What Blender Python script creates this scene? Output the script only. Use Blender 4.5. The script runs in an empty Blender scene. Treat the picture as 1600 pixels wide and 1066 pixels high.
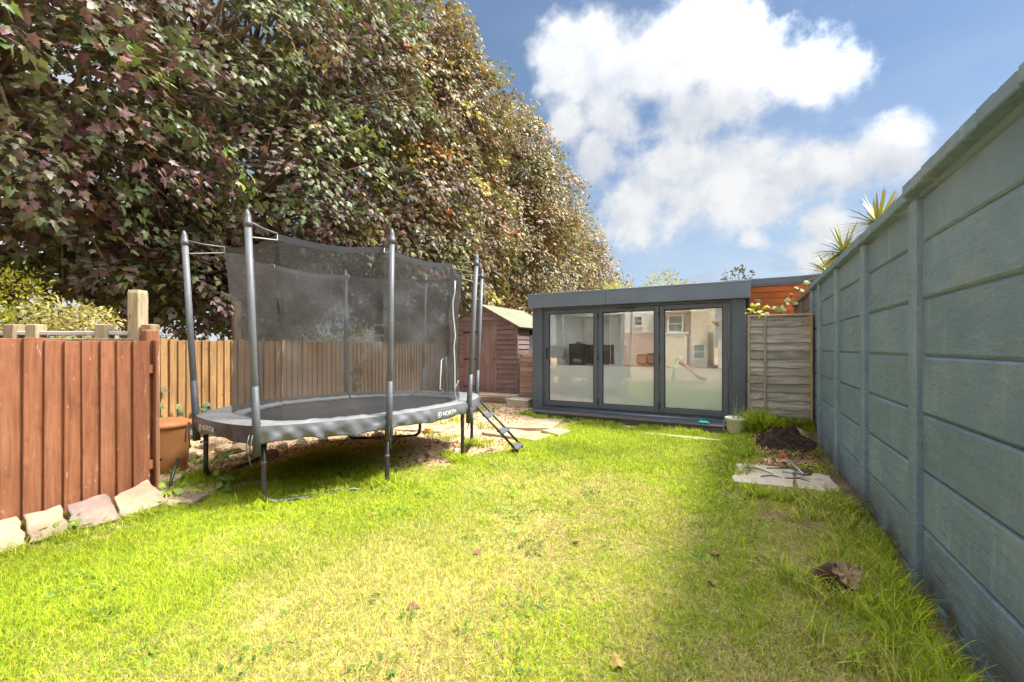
import bpy, bmesh, math, random
import numpy as np
from mathutils import Vector, Matrix, Euler

sc = bpy.context.scene
R = math.radians
# ------------------------------------------------------------------ camera
TH = math.atan2(365, 670)          # the garden runs along +Y; the camera is turned left of it
EYE = 1.40
cam_d = bpy.data.cameras.new('camera')
cam = bpy.data.objects.new('camera', cam_d)
sc.collection.objects.link(cam)
cam.location = (0, 0, EYE)
cam.rotation_euler = (R(90), 0, TH)
cam_d.sensor_width = 36
cam_d.lens = 670 / 1600 * 36
cam_d.shift_y = 10 / 1600
cam_d.clip_start = 0.05
cam_d.clip_end = 3000
sc.camera = cam
# ------------------------------------------------------------------ sun and sky
SUN_EL, SUN_ROT = R(56), R(58)
sun_d = bpy.data.lights.new('sun', 'SUN')
sun_d.energy = 1.75
sun_d.angle = R(9)
sun_d.color = (1.0, 0.93, 0.82)
sun = bpy.data.objects.new('sun', sun_d)
sc.collection.objects.link(sun)
sdir = Vector((math.sin(SUN_ROT) * math.cos(SUN_EL), math.cos(SUN_ROT) * math.cos(SUN_EL), math.sin(SUN_EL)))
sun.rotation_euler = sdir.to_track_quat('Z', 'Y').to_euler()
sun.location = (6, 0, 12)
sc.view_settings.view_transform = 'Standard'
sc.view_settings.look = 'None'
sc.view_settings.gamma = 1.0
sc.view_settings.use_curve_mapping = False
sc.view_settings.exposure = 2.25
sc.cycles.transparent_max_bounces = 24
sc.cycles.max_bounces = 14
sc.cycles.diffuse_bounces = 8
sc.cycles.sample_clamp_indirect = 12


class NT:
    """small node-tree writer"""
    def __init__(s, tree):
        s.t = tree
        s.t.nodes.clear()

    def n(s, kind, props=None, **ins):
        nd = s.t.nodes.new(kind)
        for k, v in (props or {}).items():
            setattr(nd, k, v)
        for k, v in ins.items():
            key = int(k[1:]) if k[0] == '_' and k[1:].isdigit() else k.replace('_', ' ')
            s.put(nd, key, v)
        return nd

    def put(s, nd, key, v):
        sock = nd.inputs[key]
        if isinstance(v, bpy.types.NodeSocket):
            s.t.links.new(v, sock)
        elif isinstance(v, bpy.types.Node):
            s.t.links.new(v.outputs[0], sock)
        else:
            if hasattr(sock.default_value, '__len__') and len(sock.default_value) == 4 and len(v) == 3:
                v = (*v, 1)
            sock.default_value = v

    def math(s, op, a, b=0.0, c=None, clamp=False):
        nd = s.n('ShaderNodeMath', {'operation': op, 'use_clamp': clamp}, _0=a, _1=b)
        if c is not None:
            s.put(nd, 2, c)
        return nd.outputs[0]

    def vec(s, op, a, b=(0, 0, 0)):
        nd = s.n('ShaderNodeVectorMath', {'operation': op}, _0=a)
        if op == 'SCALE':
            s.put(nd, 'Scale', b)
        else:
            s.put(nd, 1, b)
        return nd.outputs['Value'] if op in ('LENGTH', 'DISTANCE', 'DOT_PRODUCT') else nd.outputs[0]

    def noise(s, v, scale, detail=5.0, rough=0.55, dist=0.0):
        nd = s.n('ShaderNodeTexNoise', None, Vector=v, Scale=scale, Detail=detail, Roughness=rough, Distortion=dist)
        return nd.outputs[0]

    def ramp(s, f, stops, interp='LINEAR'):
        nd = s.n('ShaderNodeValToRGB', None, Fac=f)
        nd.color_ramp.interpolation = interp
        el = nd.color_ramp.elements
        while len(el) < len(stops):
            el.new(0.5)
        for e, (p, c) in zip(el, stops):
            e.position = p
            e.color = (*c, 1) if len(c) == 3 else c
        return nd.outputs[0]

    def mix(s, f, a, b, blend='MIX'):
        nd = s.n('ShaderNodeMix', {'data_type': 'RGBA', 'blend_type': blend})
        s.put(nd, 0, f)
        s.put(nd, 6, a)
        s.put(nd, 7, b)
        return nd.outputs[2]

    def rng(s, f, a, b, c=0.0, d=1.0, smooth=False):
        nd = s.n('ShaderNodeMapRange', {'interpolation_type': 'SMOOTHSTEP' if smooth else 'LINEAR'}, Value=f)
        for i, v in enumerate((a, b, c, d)):
            nd.inputs[i + 1].default_value = v
        return nd.outputs[0]


def pixdir(u, v):
    a, b = (u - 800) / 670, (543 - v) / 670
    d = Vector((a * math.cos(TH) - math.sin(TH), a * math.sin(TH) + math.cos(TH), b))
    return d.normalized()


def build_world():
    w = bpy.data.worlds.new('World')
    sc.world = w
    w.use_nodes = True
    t = NT(w.node_tree)
    sky = t.n('ShaderNodeTexSky', {'sky_type': 'NISHITA', 'sun_disc': False, 'sun_elevation': SUN_EL,
                                   'sun_rotation': SUN_ROT, 'air_density': 1.0, 'dust_density': 0.5,
                                   'ozone_density': 1.6})
    co = t.n('ShaderNodeTexCoord').outputs['Generated']
    d = t.vec('NORMALIZE', co)
    # cumulus banks: soft round cores broken up by fractal noise, placed by compass direction and height
    rnd = random.Random(4)
    cores = [(pixdir(u, v), r * .92) for u, v, r in (
        (900, 95, .10), (950, 120, .11), (930, 60, .06), (1050, 110, .13), (1110, 70, .09), (1150, 130, .14), (1235, 120, .10), (1285, 125, .07), (1080, 180, .10),
        (880, 200, .09), (960, 190, .09), (930, 240, .07), (1090, 270, .09), (1170, 255, .11), (1260, 275, .10), (1130, 310, .10),
        (1015, 325, .10), (1080, 335, .09), (1200, 330, .09), (1330, 270, .05), (1385, 240, .07), (1415, 245, .04),
        (1280, 345, .07), (1250, 395, .07), (1180, 385, .035))]
    dens = None
    warp = t.n('ShaderNodeTexNoise', None, Vector=d, Scale=4.0, Detail=3.0, Roughness=.5)
    wv = t.vec('SCALE', t.vec('SUBTRACT', warp.outputs['Color'], (.5, .5, .5)), .12)
    dw = t.vec('ADD', d, wv)
    sq = t.vec('MULTIPLY', dw, (1, 1, 1.25))
    for c, r in cores:
        dist = t.vec('DISTANCE', sq, (c.x, c.y, c.z * 1.25))
        m = t.math('MULTIPLY_ADD', dist, -1.0 / r, 1.0)
        dens = m if dens is None else t.math('SMOOTH_MAX', dens, m, .25)
    n1 = t.noise(d, 8.0, 10.0, .60)
    n2 = t.noise(t.vec('ADD', d, (3.1, 1.7, .4)), 3.4, 5.0, .55)
    f = t.math('ADD', t.math('MULTIPLY', t.math('SUBTRACT', n1, .5), 2.6), t.math('MULTIPLY', t.math('SUBTRACT', n2, .5), .9))
    # heavier cloud cover added out of view, lifting the ambient light
    gen = t.rng(t.noise(t.vec('ADD', d, (7.7, 2.2, 5.1)), 1.9, 2.0, .5), .24, .50, -.8, 1.1)
    vd = pixdir(1000, 330)
    away = t.rng(t.vec('DOT_PRODUCT', d, tuple(vd)), .58, .80, 0, 3.0, True)
    dens = t.math('MAXIMUM', dens, t.math('SUBTRACT', gen, away))
    tot = t.math('ADD', t.math('MAXIMUM', dens, -1.0), f)
    alpha = t.rng(tot, -.08, .68, 0, 1, True)
    # thin veil low down, fainter higher up
    zc = t.n('ShaderNodeSeparateXYZ', None, Vector=d).outputs[2]
    veil_n = t.noise(t.vec('MULTIPLY', d, (1, 1, 3.2)), 3.2, 7.0, .6)
    low = t.rng(zc, .0, .5, .85, .15)
    veil = t.math('MULTIPLY', t.rng(veil_n, .30, .72, .40, 1, True), low)
    grey = t.math('MULTIPLY', t.rng(t.noise(t.vec('MULTIPLY', t.vec('ADD', d, (.3, .9, 0)), (1, 1, 5)), 4.0, 6.0, .55), .52, .70, 0, .75, True), t.rng(zc, .30, .14, 0, 1, True))
    # brightness inside the cloud: billows lit from the sun side, greyer bases
    off = t.vec('ADD', d, tuple(sdir * .045))
    n3 = t.noise(off, 8.0, 6.0, .55)
    n4 = t.noise(t.vec('ADD', d, (1.3, 4.4, 2.0)), 5.0, 4.0, .5)
    lit = t.rng(t.math('ADD', t.math('MULTIPLY', t.math('SUBTRACT', n1, n3), 1.1), t.math('MULTIPLY', t.math('SUBTRACT', n4, .5), 1.5)), -.30, .22, 0, 1)
    ccol = t.mix(lit, (2.5, 2.75, 3.1), (3.95, 3.97, 4.0))
    # clouds near the sun and overhead, out of view, brightened for more fill light
    near = t.math('MULTIPLY_ADD', t.rng(t.vec('DOT_PRODUCT', d, tuple(sdir)), .62, .98, 0, 1, True), 6.0, 1.0)
    near = t.math('MULTIPLY', near, t.rng(zc, .45, 1.0, 1.0, 2.2))
    ccol = t.vec('SCALE', ccol, near)
    skyc = t.mix(1.0, sky.outputs[0], (.49, .555, .585), 'MULTIPLY')
    col = t.mix(veil, skyc, (2.9, 3.25, 3.8))
    col = t.mix(grey, col, (1.95, 2.2, 2.55))
    col = t.mix(t.math('MULTIPLY', alpha, .97), col, ccol)
    bg = t.n('ShaderNodeBackground', None, Color=col, Strength=.05)
    o = t.n('ShaderNodeOutputWorld', None, Surface=bg)


build_world()

# ------------------------------------------------------------------ helpers
COL = sc.collection


def vnoise(x, y, seed=0):
    x = np.asarray(x, float); y = np.asarray(y, float)
    xi = np.floor(x).astype(np.int64); yi = np.floor(y).astype(np.int64)
    xf = x - xi; yf = y - yi
    def h(a, b):
        n = (a * 374761393 + b * 668265263 + seed * 1442695041) & 0x7fffffff
        n = ((n ^ (n >> 13)) * 1274126177) & 0x7fffffff
        n = (n ^ (n >> 16))
        return (n & 0xffff) / 65535.0
    sx = xf * xf * (3 - 2 * xf); sy = yf * yf * (3 - 2 * yf)
    a = h(xi, yi) * (1 - sx) + h(xi + 1, yi) * sx
    b = h(xi, yi + 1) * (1 - sx) + h(xi + 1, yi + 1) * sx
    return a * (1 - sy) + b * sy


def fbm(x, y, seed=0, octv=4):
    t = 0; amp = .5; tot = 0
    for k in range(octv):
        t = t + vnoise(np.asarray(x) * 2 ** k, np.asarray(y) * 2 ** k, seed + k * 17) * amp
        tot += amp
        amp *= .5
    return t / tot


def sstep(a, b, x):
    t = np.clip((np.asarray(x, float) - a) / (b - a), 0, 1)
    return t * t * (3 - 2 * t)


def hg(x, y):
    """height of the ground"""
    x = np.asarray(x, float); y = np.asarray(y, float)
    h = .02 * (fbm(x * 1.3, y * 1.3, 3) - .5)
    h = h + .10 * sstep(-4.2, -4.75, x) * sstep(3.2, 1.6, y) * sstep(-2, 0, y)
    h = h + .07 * np.exp(-(((x + 4.5) / 1.0) ** 2 + ((y - 4.1) / .9) ** 2))
    h = h + .13 * sstep(6.0, 7.8, y) * sstep(-3.3, -4.4, x)
    h = h + .10 * sstep(-5.7, -6.6, x) * sstep(2.2, 3.2, y)
    h = h + .22 * sstep(7.0, 7.9, y) * sstep(-.15, .25, x) * sstep(9.5, 8.3, y)
    h = h - .09 * sstep(.74, .9, x) * sstep(4.2, 2.6, y) * sstep(1.4, 1.1, x)
    soil = sstep(-3.3, -3.8, x) * sstep(2.6, 3.6, y) * sstep(9, 7, y)
    h = h + soil * .035 * (fbm(x * 6, y * 6, 9) - .5)
    return h


def px(u, v, lift=0.0):
    """ground point seen at photo pixel (u, v)"""
    d = pixdir(u, v)
    z = 0.0
    for _ in range(8):
        t = (z + lift - EYE) / d.z
        p = d * t
        z = float(hg(p.x, p.y))
    return Vector((p.x, p.y, z + lift))


def at_depth(u, v, z):
    """point at camera depth z behind pixel (u, v)"""
    a, b = (u - 800) / 670 * z, (543 - v) / 670 * z
    return Vector((a * math.cos(TH) - z * math.sin(TH), a * math.sin(TH) + z * math.cos(TH), EYE + b))


def wloc(o):
    v = Vector((0, 0, 0))
    while o is not None:
        v = v + o.location
        o = o.parent
    return v


def tag(o, label=None, cat=None, group=None, kind=None):
    if label: o['label'] = label
    if cat: o['category'] = cat
    if group: o['group'] = group
    if kind: o['kind'] = kind
    return o


def thing(name, label, cat, loc=(0, 0, 0), group=None):
    o = bpy.data.objects.new(name, None)
    o.empty_display_size = .1
    COL.objects.link(o)
    o.location = loc
    return tag(o, label, cat, group)


def add(name, me, parent=None, loc=(0, 0, 0), rot=(0, 0, 0), scale=(1, 1, 1), m=None):
    """link one object; loc is a world position, its parent chain is unrotated"""
    o = bpy.data.objects.new(name, me)
    COL.objects.link(o)
    p = Vector(loc)
    if parent is not None:
        p = p - wloc(parent)
        o.parent = parent
    o.location = p
    o.rotation_euler = rot
    o.scale = scale
    if m is not None:
        me.materials.clear()
        me.materials.append(m)
    return o


def frame_z(d):
    d = Vector(d).normalized()
    up = Vector((0, 0, 1)) if abs(d.z) < .95 else Vector((1, 0, 0))
    x = up.cross(d).normalized()
    return x, d.cross(x).normalized(), d


class MB:
    def __init__(s):
        s.v = []; s.f = []; s.sm = []

    def face(s, idx, sm=False):
        s.f.append(tuple(idx)); s.sm.append(sm)

    def box(s, c, size, rot=None, c2=0.0):
        hx, hy, hz = (a / 2 for a in size)
        m = rot if isinstance(rot, Matrix) else (Euler(rot).to_matrix() if rot else Matrix.Identity(3))
        b = len(s.v)
        for z in (-hz, hz):
            for y in (-hy, hy):
                for x in (-hx, hx):
                    s.v.append(Vector(c) + m @ Vector((x, y, z)))
        for q in ((0, 2, 3, 1), (4, 5, 7, 6), (0, 1, 5, 4), (2, 6, 7, 3), (0, 4, 6, 2), (1, 3, 7, 5)):
            s.face([b + i for i in q])
        return s

    def tube(s, pts, r, n=10, cap=True, closed=False):
        pts = [Vector(p) for p in pts]
        k = len(pts)
        rs = r if hasattr(r, '__len__') else [r] * k
        b = len(s.v)
        px_ = None
        for i, p in enumerate(pts):
            if closed:
                d = pts[(i + 1) % k] - pts[i - 1]
            else:
                d = pts[min(i + 1, k - 1)] - pts[max(i - 1, 0)]
            x, y, d = frame_z(d)
            if px_ is not None:
                x = (px_ - d * px_.dot(d))
                x = x.normalized() if x.length > 1e-6 else frame_z(d)[0]
                y = d.cross(x)
            px_ = x
            for j in range(n):
                a = 2 * math.pi * j / n
                s.v.append(p + (x * math.cos(a) + y * math.sin(a)) * rs[i])
        for i in range(k if closed else k - 1):
            i2 = (i + 1) % k
            for j in range(n):
                j2 = (j + 1) % n
                s.face((b + i * n + j, b + i * n + j2, b + i2 * n + j2, b + i2 * n + j), True)
        if cap and not closed:
            s.face([b + j for j in range(n)][::-1])
            s.face([b + (k - 1) * n + j for j in range(n)])
        return s

    def lathe(s, c, prof, n=24, axis=None):
        c = Vector(c)
        m = axis if axis is not None else Matrix.Identity(3)
        b = len(s.v)
        for r, z in prof:
            for j in range(n):
                a = 2 * math.pi * j / n
                s.v.append(c + m @ Vector((r * math.cos(a), r * math.sin(a), z)))
        for i in range(len(prof) - 1):
            for j in range(n):
                j2 = (j + 1) % n
                s.face((b + i * n + j, b + i * n + j2, b + (i + 1) * n + j2, b + (i + 1) * n + j), True)
        s.face([b + j for j in range(n)][::-1])
        s.face([b + (len(prof) - 1) * n + j for j in range(n)])
        return s

    def prism(s, poly, h, m=None, o=(0, 0, 0)):
        """poly in local xy, extruded along local z by h, moved by matrix m and origin o"""
        m = m or Matrix.Identity(3)
        k = len(poly); b = len(s.v)
        for z in (0, h):
            for x, y in poly:
                s.v.append(Vector(o) + m @ Vector((x, y, z)))
        s.face([b + i for i in range(k)][::-1])
        s.face([b + k + i for i in range(k)])
        for i in range(k):
            j = (i + 1) % k
            s.face((b + i, b + j, b + k + j, b + k + i))
        return s

    def grid(s, rows, sm=True, closed=False):
        b = len(s.v); nr = len(rows); nc = len(rows[0])
        for r_ in rows:
            s.v.extend(Vector(p) for p in r_)
        for i in range(nr - 1):
            for j in range(nc if closed else nc - 1):
                j2 = (j + 1) % nc
                s.face((b + i * nc + j, b + i * nc + j2, b + (i + 1) * nc + j2, b + (i + 1) * nc + j), sm)
        return s

    def mesh(s, name, m=None, off=Vector((0, 0, 0)), bevel=0.0, seg=1, recalc=True):
        me = bpy.data.meshes.new(name)
        me.from_pydata([tuple(Vector(p) - off) for p in s.v], [], s.f)
        me.polygons.foreach_set('use_smooth', s.sm)
        if bevel or recalc:
            bm = bmesh.new(); bm.from_mesh(me)
            bmesh.ops.recalc_face_normals(bm, faces=bm.faces)
            if bevel:
                ed = [e for e in bm.edges if len(e.link_faces) == 2 and e.calc_face_angle(0) > .6]
                bmesh.ops.bevel(bm, geom=ed, offset=bevel, segments=seg, affect='EDGES', profile=.6)
            bm.to_mesh(me); bm.free()
        if m: me.materials.append(m)
        return me

    def build(s, name, m, parent=None, bevel=0.0, seg=1, origin=None, recalc=True):
        """one object from world coordinates; its origin sits on its parent (or at `origin`)"""
        off = wloc(parent) if parent is not None else Vector((0, 0, 0))
        if origin is not None:
            off = Vector(origin)
        me = s.mesh(name, m, off, bevel, seg, recalc)
        o = bpy.data.objects.new(name, me)
        COL.objects.link(o)
        if parent is not None:
            o.parent = parent
            o.location = off - wloc(parent)
        else:
            o.location = off
        return o


def np_mesh(name, V, F, m, col=None, smooth=False):
    me = bpy.data.meshes.new(name)
    V = np.ascontiguousarray(V, np.float32)
    nv = len(V)
    me.vertices.add(nv)
    me.vertices.foreach_set('co', V.ravel())
    Fs = F if isinstance(F, list) else [F]
    loops = np.concatenate([f.ravel() for f in Fs]).astype(np.int32)
    counts = np.concatenate([np.full(len(f), f.shape[1], np.int32) for f in Fs])
    starts = np.concatenate([[0], np.cumsum(counts)[:-1]]).astype(np.int32)
    me.loops.add(len(loops))
    me.loops.foreach_set('vertex_index', loops)
    me.polygons.add(len(counts))
    me.polygons.foreach_set('loop_start', starts)
    me.polygons.foreach_set('use_smooth', np.full(len(counts), smooth))
    me.update(calc_edges=True)
    if col is not None:
        at = me.attributes.new('col', 'FLOAT_COLOR', 'POINT')
        c4 = np.ones((nv, 4), np.float32)
        c4[:, :3] = col
        at.data.foreach_set('color', c4.ravel())
    me.materials.append(m)
    return me


_bb = {}


def bbox(sx, sy, sz, bev=.004, m=None, key=''):
    k = (round(sx, 4), round(sy, 4), round(sz, 4), bev, m.name if m else '', key)
    if k not in _bb:
        _bb[k] = MB().box((0, 0, 0), (sx, sy, sz)).mesh('block', m, bevel=bev)
    return _bb[k]


# ------------------------------------------------------------------ materials
def new_mat(name):
    m = bpy.data.materials.new(name)
    m.use_nodes = True
    t = NT(m.node_tree)
    b = t.n('ShaderNodeBsdfPrincipled')
    t.n('ShaderNodeOutputMaterial', None, Surface=b)
    return m, t, b


def coords(t, stretch=(1, 1, 1), kind='Object', rnd=True):
    c = t.n('ShaderNodeTexCoord').outputs['Object'] if kind == 'Object' else t.n('ShaderNodeNewGeometry').outputs['Position']
    c = t.vec('MULTIPLY', c, stretch)
    r = t.n('ShaderNodeObjectInfo').outputs['Random']
    if rnd:
        k = t.n('ShaderNodeCombineXYZ', None, X=t.math('MULTIPLY', r, 31.7), Y=t.math('MULTIPLY', r, 57.3), Z=t.math('MULTIPLY', r, 83.1))
        c = t.vec('ADD', c, k.outputs[0])
    return c, r


def surf(name, cols, scale=6, stretch=(1, 1, 1), rough=.7, bump=.15, rnd=.15, spots=None, kind='Object',
         fine=None, spec=.3, metal=0.0, bdist=.01, detail=6):
    m, t, b = new_mat(name)
    c, r = coords(t, stretch, kind)
    n = t.noise(c, scale, detail, .6)
    k = len(cols)
    col = t.ramp(n, [(.28 + .44 * i / max(k - 1, 1), cc) for i, cc in enumerate(cols)])
    c0, _ = coords(t, (1, 1, 1), kind)
    big = t.noise(c0, 2.2, 4, .6)
    val = t.math('ADD', t.math('MULTIPLY', t.math('SUBTRACT', r, .5), 2 * rnd), t.rng(big, .3, .7, .88, 1.12))
    hs = t.n('ShaderNodeHueSaturation', None, Color=col, Value=val)
    col = hs.outputs[0]
    for sp in spots or []:
        scol, sscale, lo, hi, amt = sp[:5]
        cs, _ = coords(t, sp[5] if len(sp) > 5 else (1, 1, 1), kind)
        sn = t.noise(cs, sscale, 7, .65)
        col = t.mix(t.rng(sn, lo, hi, 0, amt, True), col, scol)
    t.put(b, 'Base Color', col)
    t.put(b, 'Roughness', t.rng(big, .3, .7, max(rough - .08, .02), min(rough + .08, 1)))
    t.put(b, 'Specular IOR Level', spec)
    t.put(b, 'Metallic', metal)
    if bump:
        fn = t.noise(c, fine or scale * 3, 6, .65)
        bp = t.n('ShaderNodeBump', None, Strength=bump, Distance=bdist, Height=t.math('ADD', fn, t.math('MULTIPLY', n, .6)))
        t.put(b, 'Normal', bp)
    return m


def wood(name, cols, axis=2, rough=.75, bump=.35, rnd=.12, spots=None, spec=.2, dens=38, knots=.6):
    st = [1, 1, 1]
    st[axis] = .07
    m, t, b = new_mat(name)
    c, r = coords(t, tuple(st))
    c1, _ = coords(t)
    grain = t.noise(c, dens, 6, .62, .4)
    wide = t.noise(c, dens * .22, 4, .6)
    f = t.math('ADD', t.math('MULTIPLY', grain, .62), t.math('MULTIPLY', wide, .38))
    k = len(cols)
    col = t.ramp(f, [(.33 + .34 * i / max(k - 1, 1), cc) for i, cc in enumerate(cols)])
    # knots
    ks = [1, 1, 1]
    ks[axis] = .45
    ck, _ = coords(t, tuple(ks))
    vor = t.n('ShaderNodeTexVoronoi', None, Vector=ck, Scale=7.0)
    knot = t.rng(vor.outputs['Distance'], .04, .11, knots, 0, True)
    col = t.mix(knot, col, tuple(x * .35 for x in cols[0]))
    big = t.noise(c1, 2.5, 4, .6)
    val = t.math('ADD', t.math('MULTIPLY', t.math('SUBTRACT', r, .5), 2 * rnd), t.rng(big, .3, .7, .84, 1.16))
    col = t.n('ShaderNodeHueSaturation', None, Color=col, Value=val).outputs[0]
    for sp in spots or []:
        scol, sscale, lo, hi, amt = sp[:5]
        cs, _ = coords(t, sp[5] if len(sp) > 5 else (1, 1, 1))
        sn = t.noise(cs, sscale, 7, .68)
        col = t.mix(t.rng(sn, lo, hi, 0, amt, True), col, scol)
    t.put(b, 'Base Color', col)
    t.put(b, 'Roughness', rough)
    t.put(b, 'Specular IOR Level', spec)
    bp = t.n('ShaderNodeBump', None, Strength=bump, Distance=.004, Height=t.math('SUBTRACT', grain, t.math('MULTIPLY', knot, .4)))
    t.put(b, 'Normal', bp)
    return m


def leaf_mat(name, trans=.3, rough=.42, spec=.5, gain=1.0, upn=0.0):
    m = bpy.data.materials.new(name)
    m.use_nodes = True
    t = NT(m.node_tree)
    a = t.n('ShaderNodeAttribute', {'attribute_name': 'col'}).outputs['Color']
    pos = t.n('ShaderNodeNewGeometry').outputs['Position']
    nz = t.noise(pos, 24, 3, .6)
    a = t.mix(1.0, a, t.ramp(nz, [(.3, (.75 * gain,) * 3), (.7, (1.2 * gain,) * 3)]), 'MULTIPLY')
    b = t.n('ShaderNodeBsdfPrincipled', None, Base_Color=a, Roughness=rough)
    t.put(b, 'Specular IOR Level', spec)
    tr = t.n('ShaderNodeBsdfTranslucent', None, Color=t.mix(1.0, a, (1.25, 1.2, .75), 'MULTIPLY'))
    if upn:
        g = t.n('ShaderNodeNewGeometry').outputs['Normal']
        nn = t.vec('NORMALIZE', t.vec('ADD', t.vec('SCALE', g, 1 - upn), (0, 0, upn)))
        t.put(b, 'Normal', nn)
    mx = t.n('ShaderNodeMixShader', None, Fac=trans)
    t.put(mx, 1, b); t.put(mx, 2, tr)
    t.n('ShaderNodeOutputMaterial', None, Surface=mx)
    return m


def flat(name, col, rough=.5, spec=.5, metal=0.0):
    m, t, b = new_mat(name)
    c, r = coords(t)
    n = t.noise(c, 9, 4, .6)
    t.put(b, 'Base Color', t.mix(n, tuple(x * .9 for x in col), tuple(min(x * 1.1, 1) for x in col)))
    t.put(b, 'Roughness', rough)
    t.put(b, 'Specular IOR Level', spec)
    t.put(b, 'Metallic', metal)
    return m


M = {}
M['red_wood'] = wood('red_stained_wood', [(.13, .048, .024), (.225, .086, .043), (.29, .125, .07)], 2, .6, .3, .12,
                     [((.50, .32, .22), 14, .62, .74, .5, (1, 1, .35)), ((.10, .03, .016), 5, .52, .75, .6), ((.33, .16, .09), 3, .55, .72, .5, (1, 1, .5)), ((.48, .36, .28), 30, .64, .72, .8, (1, 1, .3))], knots=.25)
M['tan_wood'] = wood('tan_softwood', [(.20, .10, .04), (.31, .18, .075), (.38, .235, .105)], 2, .75, .35, .14,
                     [((.30, .17, .09), 6, .58, .75, .5, (1, 1, .3)), ((.50, .36, .20), 9, .6, .72, .5)])
M['pale_wood'] = wood('pale_weathered_post', [(.20, .15, .085), (.33, .26, .16), (.43, .36, .25)], 2, .85, .6, .1,
                      [((.20, .22, .09), 16, .52, .66, .7, (1, 1, .4)), ((.26, .09, .045), 9, .56, .66, .8, (1, 1, .4)), ((.13, .10, .07), 26, .6, .7, .7, (1, 1, .3))])
M['grey_lap'] = wood('weathered_grey_lap_wood', [(.18, .168, .165), (.37, .345, .33), (.60, .565, .54)], 0, .9, .8, .2,
                     [((.13, .10, .09), 5, .55, .72, .65, (.4, 1, 2)), ((.70, .64, .57), 11, .57, .70, .6, (.4, 1, 1.5)), ((.40, .27, .15), 4, .62, .75, .5)], dens=30)
M['batten'] = wood('weathered_batten_wood', [(.24, .20, .17), (.40, .34, .28), (.50, .43, .35)], 2, .9, .6, .12)
M['new_post'] = wood('brown_post_wood', [(.34, .20, .10), (.46, .29, .15), (.55, .37, .21)], 2, .85, .5)
M['shed_h'] = wood('mauve_brown_shed_board', [(.15, .106, .110), (.228, .164, .167), (.285, .212, .212)], 0, .7, .4, .1,
                   [((.20, .17, .20), 3.5, .55, .75, .6), ((.44, .31, .26), 10, .62, .75, .5)])
M['shed_v'] = wood('mauve_brown_shed_door', [(.155, .108, .112), (.232, .168, .170), (.285, .212, .212)], 2, .7, .4, .08,
                   [((.21, .17, .20), 3.0, .55, .75, .6)])
M['shed_y'] = wood('mauve_brown_shed_side', [(.17, .11, .108), (.25, .175, .17), (.31, .225, .215)], 1, .7, .4, .1)
M['old_board'] = wood('mossy_old_board', [(.22, .155, .13), (.34, .25, .21), (.46, .35, .27)], 0, .9, .6, .18,
                      [((.26, .26, .11), 4, .52, .7, .6)])
M['grey_box'] = wood('greyed_step_wood', [(.32, .30, .25), (.46, .43, .36), (.56, .52, .44)], 0, .85, .5, .1)
M['sleeper'] = wood('brown_sleeper_wood', [(.16, .11, .08), (.26, .19, .14), (.36, .28, .20)], 0, .9, .6, .1)
M['orange_board'] = wood('orange_stained_board', [(.42, .12, .032), (.58, .19, .055), (.66, .25, .085)], 0, .55, .25, .10,
                         [((.42, .07, .015), 4, .55, .72, .6)])
M['deck'] = wood('dark_deck_board', [(.045, .042, .045), (.085, .078, .08), (.14, .125, .12)], 0, .75, .5, .1,
                 [((.24, .19, .14), 8, .62, .78, .5)])
M['felt'] = surf('mineral_roof_felt', [(.135, .14, .09), (.185, .19, .13), (.23, .235, .165)], 30, rough=.95, bump=.5, rnd=.02)
M['anthracite'] = surf('anthracite_cladding', [(.095, .122, .165), (.11, .138, .18)], 3, rough=.48, bump=.03, rnd=.02, spec=.4)
M['fascia'] = surf('skylit_fascia_metal', [(.145, .185, .245), (.16, .20, .265)], 3, rough=.45, bump=.03, rnd=.01, spec=.4)  # same metal as the columns, colour lightened to stand for sky sheen
M['anthracite_dark'] = surf('anthracite_door_frame', [(.085, .108, .145), (.10, .122, .16)], 3, rough=.38, bump=.02, rnd=.02, spec=.5)
M['black_rubber'] = flat('black_rubber_seal', (.012, .012, .013), .6)
M['black_metal'] = flat('black_powder_coat', (.018, .018, .02), .35, .6)
M['pole_sleeve'] = surf('grey_foam_sleeve', [(.095, .10, .112), (.13, .137, .148)], 12, rough=.5, bump=.15, rnd=.05, spec=.45)
M['dark_sleeve'] = surf('dark_pole_boot', [(.055, .06, .07), (.09, .095, .105)], 14, rough=.5, bump=.3, rnd=.05, spec=.4)
M['pole_cap'] = flat('charcoal_plastic_cap', (.09, .09, .1), .45)
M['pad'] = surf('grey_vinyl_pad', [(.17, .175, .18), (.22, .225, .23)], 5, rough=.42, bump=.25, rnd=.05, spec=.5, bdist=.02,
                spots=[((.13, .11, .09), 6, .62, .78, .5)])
M['pad_shaded'] = surf('shaded_vinyl_pad', [(.095, .098, .105), (.135, .138, .148)], 5, rough=.4, bump=.25, rnd=.04, spec=.5, bdist=.02)  # same grey vinyl as the pad; the skirt's shade is in the colour
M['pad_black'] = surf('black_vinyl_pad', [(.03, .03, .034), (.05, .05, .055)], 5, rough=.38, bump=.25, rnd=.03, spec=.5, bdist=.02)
M['mat'] = surf('black_jumping_mat', [(.03, .03, .032), (.05, .05, .052)], 4, rough=.42, bump=.08, rnd=0, spec=.5,
                spots=[((.30, .29, .27), 7, .63, .72, .45)])
M['white_print'] = flat('white_print', (.80, .80, .80), .6)
M['white_plastic'] = surf('scuffed_white_plastic', [(.66, .66, .63), (.78, .78, .75)], 4, rough=.45, bump=.03, rnd=0,
                          spots=[((.42, .37, .28), 7, .6, .78, .5)])
M['terracotta'] = surf('terracotta_plastic', [(.36, .15, .055), (.46, .21, .085)], 4, rough=.6, bump=.1, rnd=.05,
                       spots=[((.22, .12, .06), 5, .55, .75, .5)])
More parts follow.
